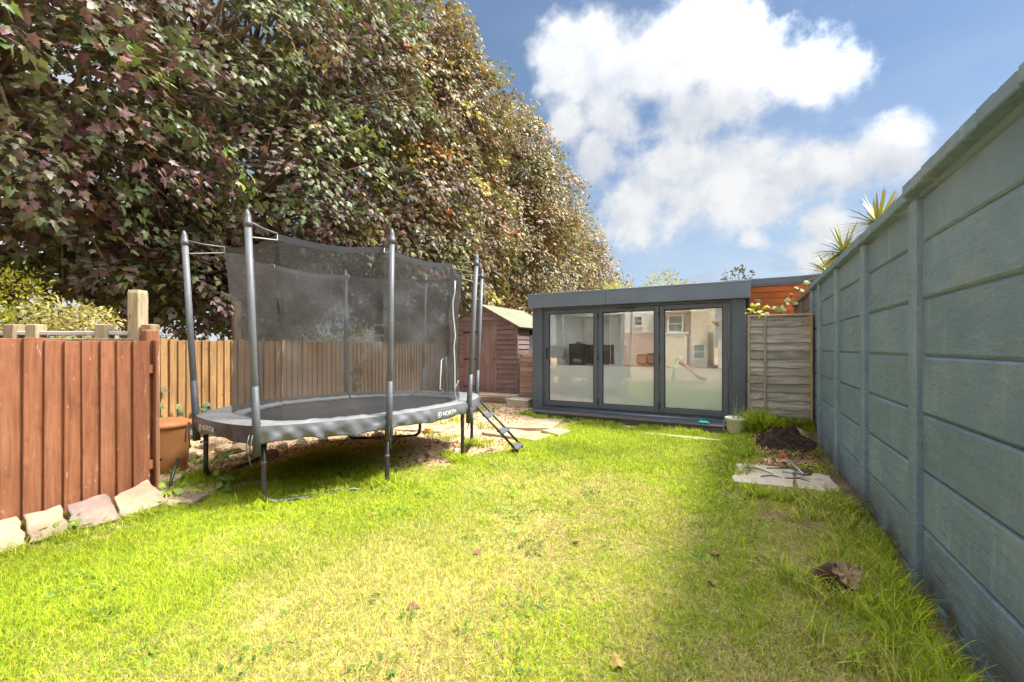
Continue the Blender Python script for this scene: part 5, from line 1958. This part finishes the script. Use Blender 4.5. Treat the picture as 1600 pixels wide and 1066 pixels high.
def build_shrub(name, label, cat, lobes, n, size, cols, seed, shape=OVAL, stems=5, group=None, stem_m=None, upd=.5):
    rs = np.random.RandomState(seed)
    L = np.array([l[:3] for l in lobes], float); Rr = np.array([l[3:] for l in lobes], float)
    base = (L[0, 0], L[0, 1], 0)
    t = thing(name, label, cat, base, group)
    vol = Rr.prod(1) ** (2 / 3)
    j = rs.choice(len(lobes), n, p=vol / vol.sum())
    d = unit(rs, n)
    r = rs.uniform(.35, 1.05, n) ** .6
    P = L[j] + d * Rr[j] * r[:, None]
    P += rs.normal(size=(n, 3)) * .05
    cl = np.array(cols)[rs.randint(0, len(cols), n)] * rs.uniform(.7, 1.3, n)[:, None]
    N = d * .6 + np.array([0, 0, upd]) + rs.normal(size=(n, 3)) * .5
    T = d + rs.normal(size=(n, 3)) * .6
    V, F, cc = leaf_arrays(shape, P, T, N, size * rs.uniform(.6, 1.2, n), cl)
    o = add('foliage', np_mesh('foliage', V - np.array(base), F, M['shrub_leaf'], cc), t, base)
    o['kind'] = 'stuff'
    rnd = random.Random(seed)
    for k in range(stems):
        li = k % len(lobes)
        e = Vector(L[li]) + Vector((rnd.uniform(-.5, .5) * Rr[li, 0], rnd.uniform(-.5, .5) * Rr[li, 1], rnd.uniform(0, .6) * Rr[li, 2]))
        b = Vector(base) + Vector((rnd.uniform(-.1, .1), rnd.uniform(-.1, .1), -.05))
        th = .012 + .006 * e.z
        MB().tube([b, b.lerp(e, .5) + Vector((rnd.uniform(-.1, .1), rnd.uniform(-.1, .1), .1)), e], [th, th * .6, th * .2], 7).build('stem' if e.z < 4 else 'limb', stem_m or M['twig'], t)
    return t


def build_plants():
    Yg = [(.52, .56, .06), (.62, .62, .10), (.40, .48, .04), (.66, .64, .20)]
    a, b = at_depth(14, 465, 4.9), at_depth(104, 496, 5.0)
    build_shrub('golden_shrub', 'bright yellow green shrub beyond the red fence at the left edge', 'shrub',
                [(a.x, a.y, a.z, .36, .36, .34), (a.x - .4, a.y - .4, a.z, .45, .45, .45), (a.x, a.y, 1.35, .45, .45, .5)], 4200, .055, Yg, 5)
    Vg = [(.54, .50, .20), (.62, .56, .26), (.40, .42, .12), (.62, .52, .22)]
    build_shrub('variegated_shrub', 'pale olive variegated shrub between the golden shrub and the tall pale post', 'shrub',
                [(b.x, b.y, b.z, .36, .36, .16), (b.x + .16, b.y + .14, b.z - .06, .30, .30, .16), (b.x, b.y, 1.2, .5, .5, .4)], 3800, .05, Vg, 6)
    c = at_depth(260, 520, 7.2)
    build_shrub('hedge_plant', 'small fresh green bush topping the tan fence beside the tall pale post', 'bush',
                [(c.x - .3, c.y, c.z - .05, .5, .35, .25), (c.x, c.y, 1.1, .5, .4, .5)], 1300, .06, [(.22, .28, .04), (.32, .36, .06), (.14, .2, .03)], 7)
    d = at_depth(450, 525, 9.0)
    build_shrub('golden_bush', 'yellow green bush beyond the tan fence seen through the trampoline net', 'bush',
                [(d.x, d.y, d.z, .75, .5, .35), (d.x + 1.0, d.y + .7, d.z - .08, .6, .5, .3), (d.x, d.y, 1.0, .8, .6, .6)], 2600, .07, Yg, 8)
    # trees beyond the garden room
    e = at_depth(1036, 436, 34)
    build_shrub('distant_tree', 'rounded yellow green tree top just above the middle of the garden room roof', 'tree',
                [(e.x, e.y, e.z - .9, 1.7, 1.7, 1.5), (e.x + 1.8, e.y, e.z - 1.2, 1.0, 1.0, .9), (e.x - .6, e.y, e.z - 2.6, 2.2, 2.0, 1.6)], 2600, .22,
                [(.26, .25, .05), (.34, .30, .07), (.18, .19, .04)], 9, stems=7, stem_m=M['bark'])
    e = at_depth(1151, 432, 30)
    build_shrub('distant_tree', 'thin dark sparse tree top above the right end of the garden room roof', 'tree',
                [(e.x, e.y, e.z - .1, 1.0, 1.0, .75), (e.x + 1.0, e.y, e.z - .9, .7, .7, .4), (e.x, e.y, e.z - 1.4, 1.1, 1.1, .7)], 420, .30,
                [(.075, .085, .055), (.10, .11, .07), (.06, .07, .05)], 10, stems=12, stem_m=M['twig'])
    # frond tuft behind the left part of the roof
    e = at_depth(962, 452, 15)
    rs = np.random.RandomState(3)
    t = thing('frond_plant', 'bright lime green fronds behind the garden room roof beside the last maple', 'plant', (e.x, e.y, 0))
    P, T, N, S, C = [], [], [], [], []
    for k in range(46):
        a = rs.uniform(0, 6.28); el = rs.uniform(.1, 1.2)
        dv = np.array([math.cos(a) * math.cos(el), math.sin(a) * math.cos(el), math.sin(el)])
        Lf = rs.uniform(.5, .95)
        for q in range(14):
            f = q / 14
            for sgn in (-1, 1):
                P.append(np.array([e.x, e.y, e.z - .30]) + dv * Lf * f + np.array([0, 0, -.25 * f * f]))
                sd = np.cross(dv, [0, 0, 1]); sd /= np.linalg.norm(sd)
                T.append(dv * .6 + sd * sgn * .9); N.append(np.array([0, 0, 1]) + rs.normal(size=3) * .3); S.append(.20 * (1 - .5 * f))
                C.append(np.array((.34, .40, .04)) * rs.uniform(.7, 1.25))
    V, F, cc = leaf_arrays(OVAL * np.array([.5, 1]), *(np.array(z) for z in (P, T, N, S, C)))
    o = add('frond', np_mesh('frond', V - np.array([e.x, e.y, 0]), F, M['shrub_leaf'], cc), t, (e.x, e.y, 0))
    o['kind'] = 'stuff'
    MB().tube([Vector((e.x, e.y, -.1)), Vector((e.x, e.y, e.z - .3))], [.09, .06], 9).build('trunk', M['bark'], t)

    # cordyline palms behind the wall
    def cordyline(label, heads, trunk_at, seed):
        rs = np.random.RandomState(seed)
        t = thing('cordyline_palm', label, 'palm', (*trunk_at, 0))
        for hx, hy, hz, Ln, cnt in heads:
            MB().tube([Vector((*trunk_at, -.1)), Vector((trunk_at[0], trunk_at[1], hz * .6)), Vector((hx, hy, hz))], [.10, .08, .06], 9).build('trunk', M['bark'], t)
            for k in range(cnt):
                a = rs.uniform(0, 6.28); el = math.asin(rs.uniform(-.35, .98))
                dv = Vector((math.cos(a) * math.cos(el), math.sin(a) * math.cos(el), math.sin(el)))
                L_ = Ln * rs.uniform(.75, 1.1)
                sd = dv.cross(Vector((0, 0, 1)));
                sd = sd.normalized() if sd.length > .05 else Vector((1, 0, 0))
                nn = sd.cross(dv)
                drop = .35 * (1 - max(el, 0) / 1.4) * L_
                rows = []
                for f, w in ((0, .014), (.25, .021), (.6, .017), (.85, .010), (1.0, .001)):
                    p = Vector((hx, hy, hz)) + dv * L_ * f + Vector((0, 0, -drop * f * f))
                    rows.append([p - sd * w, p - nn * .006 * (1 - f), p + sd * w])
                me = MB().grid(rows, sm=True).build('leaf', M['cordyline'] if rs.rand() > .14 else M['cordyline_dry'], t, recalc=False)
    cordyline('spiky green cordyline head nearest the camera above the grey wall coping', [(*at_depth(1372, 352, 7.6)[:2], at_depth(1372, 352, 7.6).z, .74, 80)], at_depth(1390, 352, 7.7)[:2], 1)
    h2, h3 = at_depth(1318, 395, 8.2), at_depth(1296, 428, 9.0)
    cordyline('lower yellowish spiky cordyline with two heads above the far end of the grey wall', [(h2.x, h2.y, h2.z, .62, 90), (h3.x, h3.y, h3.z, .60, 60)], h2.lerp(h3, .5)[:2], 2)

    # climber over the fence panel, each leaf its own part
    def climber(name, label, spots, leafcol, stempts, size, seed, out):
        rnd = random.Random(seed)
        b = stempts[0]
        t = thing(name, label, 'climber', (b[0], b[1], b[2]))
        MB().tube(stempts, [.008] * (len(stempts) - 1) + [.003], 6).build('stem', M['twig'], t)
        ms = []
        for c in leafcol:
            V, F, cc = leaf_arrays(np.array([(0, 0), (.25, -.08), (.46, .18), (.40, .5), (.18, .72), (0, 1), (-.18, .72), (-.40, .5), (-.46, .18), (-.25, -.08)]),
                                   np.zeros((1, 3)), np.array([[0, 1., 0]]), np.array([[0, 0, 1.]]), np.ones(1), np.array([c]))
            ms.append(np_mesh('leaf', V, F, M['shrub_leaf'], cc))
        for p in spots:
            n = Vector(out) + Vector((rnd.uniform(-.6, .6), rnd.uniform(-.6, .6), rnd.uniform(-.2, .7)))
            n.normalize()
            tt = Vector((rnd.uniform(-1, 1), rnd.uniform(-.6, .6), rnd.uniform(-1, .2)))
            tt = (tt - n * tt.dot(n)).normalized()
            mm = Matrix((tt.cross(n), tt, n)).transposed()
            add('leaf', ms[rnd.randrange(len(ms))], t, p, mm.to_euler(), (size * rnd.uniform(.7, 1.2),) * 3)
        return t
    rnd = random.Random(31)
    Yl = [(.55, .52, .02), (.46, .50, .03), (.62, .56, .06)]
    Gl = [(.24, .34, .10), (.34, .42, .20), (.18, .28, .08)]
    st = [Vector((.12, 8.12, 1.2)), Vector((.12, 8.10, 1.7)), Vector((.10, 8.05, 2.02)), Vector((.22, 8.02, 2.1))]
    climber('climber', 'bright yellow leaved climber over the fence panel beside the garden room corner', [Vector((rnd.uniform(.02, .30), rnd.uniform(7.9, 8.1), rnd.uniform(1.88, 2.12))) for _ in range(20)], Yl, st, .075, 1, (0, -.8, .5))
    st = [Vector((.45, 8.15, 1.2)), Vector((.48, 8.1, 1.9)), Vector((.58, 8.1, 2.15)), Vector((.75, 8.1, 2.34))]
    climber('climber', 'pale green bramble spray climbing over the fence panel toward the grey wall', [Vector((x, 8.1 + rnd.uniform(-.08, .05), z + rnd.uniform(-.06, .06))) for x, z in
            ((.35, 1.98), (.42, 2.0), (.30, 1.95), (.52, 2.06), (.58, 2.18), (.62, 2.22), (.70, 2.30), (.76, 2.36), (.80, 2.36), (.66, 2.14), (.50, 2.0), (.44, 2.05), (.60, 2.05))], Gl, st, .085, 2, (0, -.8, .5))
    # ivy on the tan fence, three strands
    Iv = [(.075, .13, .06), (.10, .16, .09), (.05, .095, .04), (.20, .27, .10)]
    for k, (y, z0, z1, n, lb) in enumerate(((2.72, .15, .95, 22, 'ivy strand climbing the tan fence beside the red fence end'),
                                            (3.35, .05, .55, 26, 'ivy clump low on the tan fence behind the front left trampoline leg'),
                                            (6.05, .2, 1.25, 30, 'dry ivy strand on the tan fence behind the middle of the net'))):
        st = [Vector((-6.86, y + .05 * math.sin(q * 2.1), z0 - .2 + (z1 - z0 + .2) * q / 5)) for q in range(6)]
        sp = [Vector((-6.84 + rnd.uniform(0, .07), y + rnd.gauss(0, .15), rnd.uniform(z0, z1))) for _ in range(n)]
        climber('ivy', lb, sp, Iv if k < 2 else [(.22, .2, .07), (.16, .17, .05), (.3, .22, .1)], st, .10, 10 + k, (1, 0, .3))
    # weeds and ground ivy at the left, leaf by leaf
    for k, (u, v, s, n, lb, cs) in enumerate((
            (365, 690, .36, 44, 'dark ivy patch on the rubble left of the front left trampoline leg', Iv),
            (330, 725, .30, 36, 'leafy weed patch round the foot of the leftmost trampoline leg', [(.16, .24, .05), (.10, .17, .04), (.24, .30, .06)]),
            (268, 715, .22, 30, 'weeds growing between the compost bin and the stones', [(.14, .22, .05), (.09, .15, .04)]),
            (345, 757, .26, 28, 'broad leaved weeds in the lawn edge before the leftmost trampoline leg', [(.20, .32, .06), (.14, .24, .05), (.26, .34, .12)]),
            (255, 778, .14, 14, 'fresh green weed at the foot of the metal bar', [(.24, .36, .04), (.30, .42, .06)]),
            (108, 818, .15, 26, 'green weed growing between the leaning stone slabs', [(.22, .32, .05), (.30, .40, .08), (.16, .26, .04)]))):
        c = px(u, v)
        sp = []
        for _ in range(n):
            x, y = c.x + rnd.gauss(0, s * .5), c.y + rnd.gauss(0, s * .5)
            sp.append(Vector((x, y, float(hg(x, y)) + rnd.uniform(.02, .05 + s * .28))))
        st = [c, c + Vector((.02, .02, .06)), c + Vector((s * .3, .05, .10))]
        climber('weed' if k else 'ivy', lb, sp, cs, st, .062, 30 + k, (.3, -.5, .8))


M['cordyline'] = flat('cordyline_leaf', (.26, .30, .055), .45, .4)
M['cordyline_dry'] = flat('cordyline_dry_leaf', (.34, .22, .10), .7, .2)
build_plants()


# ------------------------------------------------------------------ grass
def blades(name, label, P, H, W, C, seed, bend=.55, seg=2):
    rs = np.random.RandomState(seed)
    n = len(P)
    a = rs.uniform(0, 2 * np.pi, n)
    side = np.stack([np.cos(a), np.sin(a), np.zeros(n)], 1)
    b = rs.uniform(0, 2 * np.pi, n)
    ln = np.stack([np.cos(b), np.sin(b), np.zeros(n)], 1)
    bd = bend * rs.uniform(.25, 1.3, n)
    up = np.array([0, 0, 1.0])
    def at(f):
        return P + up * (H * (f - .35 * bd * f * f))[:, None] + ln * (H * bd * f * f)[:, None]
    vs = []
    fr = [0, .5, 1] if seg == 2 else [0, .35, .7, 1]
    wd = [1, .8, 0] if seg == 2 else [1, .95, .6, 0]
    for f, w in zip(fr[:-1], wd[:-1]):
        c = at(f)
        vs += [c - side * (W * w / 2)[:, None], c + side * (W * w / 2)[:, None]]
    vs.append(at(1.0))
    k = len(vs)
    V = np.stack(vs, 1).reshape(-1, 3)
    base = (np.arange(n) * k)[:, None]
    quads = [np.array([2 * i, 2 * i + 1, 2 * i + 3, 2 * i + 2])[None] + base for i in range(len(fr) - 2)]
    tri = np.array([k - 3, k - 2, k - 1])[None] + base
    cc = np.repeat(C, k, 0)
    # root ends of grass are paler and drier
    o = add(name, np_mesh(name, V, [np.concatenate(quads), tri], M['grass'], cc))
    tag(o, label, 'grass', None, 'stuff')


def grass_cols(rs, x, y, lush=0.0):
    n = len(x)
    s = np.clip(straw_sun_amount(x, y) - lush, 0, 1)
    g1 = np.array([.34, .48, .020]); g2 = np.array([.52, .56, .03]); g3 = np.array([.25, .41, .022])
    st = np.array([.66, .60, .17]); br = np.array([.48, .35, .17])
    r = rs.rand(n)
    c = np.where((r < .40)[:, None], g1, np.where((r < .75)[:, None], g2, g3))
    hue = (fbm(x * .9, y * .9, 91) - .5)[:, None]
    c = c * (1 + hue * .9) + np.array([.05, .02, 0]) * (hue > 0) * hue
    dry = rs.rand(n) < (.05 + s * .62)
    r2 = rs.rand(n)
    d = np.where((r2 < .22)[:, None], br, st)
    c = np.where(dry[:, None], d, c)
    return c * rs.uniform(.72, 1.28, n)[:, None]


def build_grass():
    rs = np.random.RandomState(5)
    # lawn: denser near the camera
    n0 = 620000
    x = rs.uniform(-4.9, .95, n0)
    y = .35 + (8.0 - .35) * rs.rand(n0) ** 1.25
    # drop what falls behind the left picture edge or out of view
    z = y * math.cos(TH) - x * math.sin(TH); xx = x * math.cos(TH) + y * math.sin(TH)
    ok = (z > 1.2) & (np.abs(xx / z) < 1.32) & (EYE / z * 670 < 640)
    sd = sdist(x, y, LAWN) + (fbm(x * 3, y * 3, 41) - .5) * .5
    pr = sstep(-.10, .10, sd)
    bare = sstep(.55, .66, fbm(x * 2.4 + 9, y * 2.4, 81)) * sstep(-.7, .1, x) * .85
    bare2 = sstep(.66, .76, fbm(x * 5.5 + 2, y * 5.5, 87)) * .5
    slab = (x > -.12) & (y > 4.88) & (y < 5.75)
    # sparse weeds of grass on the bare soil under and behind the trampoline
    weed = .20 * sstep(.50, .66, fbm(x * 1.9 + 4, y * 1.9, 99)) * (x < -2.5)
    weed = weed + .55 * sstep(.45, .6, fbm(x * 3 + 4, y * 3, 98)) * sstep(3.9, 3.2, y) * (x < -3.2)
    weed = weed + .35 * sstep(.42, .6, fbm(x * 3 + 7, y * 3, 97)) * (x > -.2) * (y > 5.75) * (np.hypot(x - .5, y - 7.2) > .34)
    pr = np.maximum(pr * (1 - bare) * (1 - bare2), weed * (x > -5.9))
    pr = pr * np.clip(2.6 / np.maximum(z, 1.4), .42, 1.0)
    pr = np.where(slab, .0, pr)
    ok &= rs.rand(n0) < pr
    ok &= ~((y > 7.72) & (x > -3.95) & (x < .02)) & (x < .905)
    x, y, z = x[ok], y[ok], z[ok]
    P = np.stack([x, y, hg(x, y) - .004], 1)
    lng = fbm(x * 1.6, y * 1.6, 111)
    lush = sstep(4.2, 6.0, y) * .35 + sstep(-3.4, -4.1, x) * .30
    H = (.020 + .030 * rs.rand(len(x))) * (.7 + .9 * lng) * (1 + lush * 1.6)
    H = np.where(sdist(x, y, LAWN) < 0, H * 1.5, H)
    W = (.0028 + .0014 * rs.rand(len(x))) * np.clip(z / 3.0, .85, 2.1)
    blades('lawn_grass', 'short sunlit lawn grass with painted yellow sun band through the middle', P, H, W, grass_cols(rs, x, y, lush), 1, .9)
    # long rank grass along the wall, round the stump, by the panel and round the legs
    spots = []
    for k in range(210):
        yy = rs.uniform(1.5, 4.9)
        xx = .80 - abs(rs.normal()) * .17
        spots.append((xx, yy, rs.uniform(.07, .20)))
    for k in range(42):
        a = rs.uniform(0, 6.28); c = px(1303, 922)
        r = rs.uniform(.10, .26)
        spots.append((c.x + r * math.cos(a), c.y + r * math.sin(a) * 1.1, rs.uniform(.08, .20)))
    for k in range(60):
        spots.append((rs.uniform(.0, .9), 7.72 + rs.uniform(-.1, .18), rs.uniform(.06, .22)))
    for k in range(38):
        spots.append((rs.uniform(.02, .24), rs.uniform(7.5, 7.9), rs.uniform(.16, .42)))
    for k in range(90):
        spots.append((rs.uniform(-3.9, -.2), 7.68 + rs.uniform(-.18, .05), rs.uniform(.05, .14)))
    for k in range(70):
        spots.append((rs.uniform(-.25, .1), rs.uniform(5.2, 7.4), rs.uniform(.06, .16)))
    for k in range(60):
        spots.append((rs.uniform(.0, .8), rs.uniform(4.55, 4.9), rs.uniform(.06, .16)))
    for i in (0, 1, 2, 3, 4):
        for k in range(16):
            spots.append((TP[i].x + rs.normal() * .12, TP[i].y + rs.normal() * .12, rs.uniform(.05, .16)))
    for k in range(90):
        spots.append((-4.33 + rs.normal() * .05, rs.uniform(.5, 1.9), rs.uniform(.04, .13)))
    for k in range(110):
        spots.append((rs.uniform(-4.5, -3.3), rs.uniform(2.6, 3.5), rs.uniform(.05, .13)))
    for k in range(130):
        spots.append((rs.uniform(-2.0, .3), rs.uniform(2.0, 5.5), rs.uniform(.04, .085)))
    PX, HH = [], []
    for sx, sy, h in spots:
        m = int(26 + 60 * h)
        PX.append(np.stack([sx + rs.normal(size=m) * .035, sy + rs.normal(size=m) * .035], 1))
        HH.append(h * rs.uniform(.45, 1.15, m))
    PX = np.concatenate(PX); HH = np.concatenate(HH)
    ok = (PX[:, 0] < .885)
    PX, HH = PX[ok], HH[ok]
    x, y = PX[:, 0], PX[:, 1]
    P = np.stack([x, y, hg(x, y) - .005], 1)
    z = y * math.cos(TH) - x * math.sin(TH)
    W = (.0042 + .0022 * rs.rand(len(x))) * np.clip(z / 3.0, .9, 1.8)
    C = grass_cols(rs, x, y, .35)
    blades('long_grass', 'long rank grass along the grey wall, round the stump and along the deck', P, HH, W, C, 2, .95, 3)
    # dry thatch lying flat in the thin right-hand strip
    n = 26000
    x = rs.uniform(-1.4, .86, n); y = 1.2 + rs.rand(n) ** 1.3 * 6.2
    ok = rs.rand(n) < np.clip(.15 + straw_sun_amount(x, y), 0, 1)
    ok &= ~((x > -.12) & (y > 4.88) & (y < 5.75))
    x, y = x[ok], y[ok]
    m = len(x)
    P = np.stack([x, y, hg(x, y) + .004], 1)
    z = y * math.cos(TH) - x * math.sin(TH)
    st = np.array([(.60, .50, .27), (.50, .38, .19), (.40, .27, .14)])[rs.randint(0, 3, m)] * rs.uniform(.7, 1.2, m)[:, None]
    a = rs.uniform(0, 6.28, m)
    Ld = np.stack([np.cos(a), np.sin(a), rs.uniform(-.05, .35, m)], 1)
    L = rs.uniform(.03, .085, m)
    Wd = np.clip(z / 3, .9, 1.8) * .0035
    sd = np.stack([-np.sin(a), np.cos(a), np.zeros(m)], 1) * Wd[:, None]
    V = np.stack([P - sd, P + sd, P + Ld * L[:, None]], 1).reshape(-1, 3)
    F = np.arange(3 * m).reshape(-1, 3)
    o = add('dry_thatch', np_mesh('dry_thatch', V, F, M['grass'], np.repeat(st, 3, 0)))
    tag(o, 'dry straw and thatch lying in the thin grass at the right', 'straw', None, 'stuff')
    # clover, plantain and other flat weeds among the grass
    cx, cy = rs.uniform(-4.2, .8, 330), .9 + 6.3 * rs.rand(330) ** 1.2
    ok = (fbm(cx * 1.4 + 3, cy * 1.4, 131) > .47) & (sdist(cx, cy, LAWN) > .03)
    cx, cy = cx[ok], cy[ok]
    m = 16
    x = np.repeat(cx, m) + rs.normal(size=len(cx) * m) * .045; y = np.repeat(cy, m) + rs.normal(size=len(cx) * m) * .045
    kk = len(x)
    T = unit(rs, kk) * np.array([1, 1, .25]); N = np.array([0, 0, 1.0]) + rs.normal(size=(kk, 3)) * .3
    cs = np.array([(.13, .24, .03), (.18, .30, .05), (.10, .18, .03), (.24, .33, .07)])[np.repeat(rs.randint(0, 4, len(cx)), m)] * rs.uniform(.75, 1.25, kk)[:, None]
    V, F, cc = leaf_arrays(OVAL * np.array([1.35, 1]), np.stack([x, y, hg(x, y) + rs.uniform(.012, .035, kk)], 1), T, N, rs.uniform(.016, .038, kk), cs)
    o = add('lawn_weeds', np_mesh('lawn_weeds', V, F, M['shrub_leaf'], cc))
    tag(o, 'flat clover and broad leaved weeds dotted through the lawn', 'weeds', None, 'stuff')
    # dark crumbs spilt round the compost heap
    kk = 1500
    a = rs.uniform(0, 6.28, kk); r_ = np.abs(rs.normal(size=kk)) * .30 + .1
    x = .48 + np.cos(a) * r_; y = 7.1 + np.sin(a) * r_
    ok = (x < .86) & (y < 7.8) & (x > -.12)
    x, y = x[ok], y[ok]; kk = len(x)
    V, F, cc = leaf_arrays(SIMPLE, np.stack([x, y, hg(x, y) + .012], 1), unit(rs, kk), unit(rs, kk) + np.array([0, 0, .8]), rs.uniform(.010, .04, kk),
                           np.array([(.05, .03, .02), (.09, .055, .035), (.03, .018, .012)])[rs.randint(0, 3, kk)], .8)
    o = add('soil_crumbs', np_mesh('soil_crumbs', V, F, M['dry_leaf'], cc))
    tag(o, 'dark soil crumbs spilt round the compost heap', 'soil', None, 'stuff')
    # leaf litter and crumbs on the soil
    n = 9000
    x = rs.uniform(-6.6, -2.9, n); y = rs.uniform(2.2, 8.2, n)
    sdl = sdist(x, y, LAWN)
    ok = (sdl < -.02) & (rs.rand(n) < .35 + .65 * sstep(.4, .6, fbm(x * 2, y * 2, 77)))
    ok &= ~((y > 7.7) & (x > -3.95)) & ~((x < -4.3) & (y < 2.3))
    x, y = x[ok], y[ok]
    x = np.concatenate([x, rs.uniform(-.1, .85, 1500)]); y = np.concatenate([y, rs.uniform(5.8, 7.6, 1500)])
    m = len(x)
    cs = np.array([(.30, .17, .08), (.20, .11, .06), (.42, .28, .14), (.50, .38, .22), (.13, .08, .05), (.46, .22, .06)])[rs.randint(0, 6, m)] * rs.uniform(.6, 1.2, m)[:, None]
    T = unit(rs, m) * np.array([1, 1, .3]); N = np.array([0, 0, 1.0]) + rs.normal(size=(m, 3)) * .5
    V, F, cc = leaf_arrays(SIMPLE, np.stack([x, y, hg(x, y) + .010], 1), T, N, rs.uniform(.015, .06, m), cs, .5)
    o = add('leaf_litter', np_mesh('leaf_litter', V, F, M['dry_leaf'], cc))
    tag(o, 'brown leaf litter and crumbs on the bare soil', 'leaf litter', None, 'stuff')
    # single fallen leaves on the lawn
    ms = []
    for c in ((.22, .10, .09), (.34, .22, .10), (.28, .26, .28), (.46, .32, .12)):
        V, F, cc = leaf_arrays(MAPLE, np.zeros((1, 3)), np.array([[0, 1., 0]]), np.array([[0, 0, 1.]]), np.ones(1), np.array([c]), .5)
        ms.append(np_mesh('fallen_leaf', V, F, M['dry_leaf'], cc))
    rnd = random.Random(17)
    lbs = ['grey curled leaf lying nearest the deck step', 'grey leaf just below the one nearest the deck step', 'grey curled leaf in green grass left of the concrete slab',
           'purplish leaf in the middle of the lawn below the garden room', 'dry leaf on the lawn right of the ladder foot', 'pale leaf on the yellow band in mid lawn', 'brown leaf just below the ladder foot',
           'dry leaf between the ladder and the grey leaves', 'dark leaf in the shaded grass left of the stump', 'tan leaf on the soil under the middle of the mat', 'pale leaf right of the middle front leg foot',
           'dark leaf in the nearest part of the lawn left of centre', 'brown leaf on the lawn below the middle front leg', 'brown leaf at the end of the floor bar of the front leg', 'dark leaf before the pale edging strip',
           'dry leaf by the far front trampoline leg', 'purplish leaf alone on the yellow left lawn', 'tan leaf in straw grass left of the small stone', 'tan leaf at the bottom edge of the lawn',
           'brown leaf below the front left corner of the concrete slab', 'brown leaf in thin straw grass beside the stump']
    for i, (u, v, q) in enumerate(((958, 674, 2), (962, 688, 2), (1098, 722, 2), (1032, 748, 0), (885, 712, 1), (896, 848, 1), (822, 704, 0), (860, 700, 1),
                                   (1122, 872, 0), (560, 712, 3), (633, 747, 3), (640, 952, 0), (585, 806, 1), (505, 806, 1), (1000, 705, 0), (775, 728, 1),
                                   (742, 870, 0), (1050, 930, 3), (965, 1050, 3), (1170, 775, 0), (1110, 915, 1))):
        p = px(u, v)
        o = add('fallen_leaf', ms[q], None, (p.x, p.y, p.z + .03), (rnd.uniform(-.4, .4), rnd.uniform(-.4, .4), rnd.uniform(0, 6)), (rnd.uniform(.06, .085),) * 3)
        tag(o, lbs[i], 'leaf', 'fallen leaves on the lawn')


build_grass()
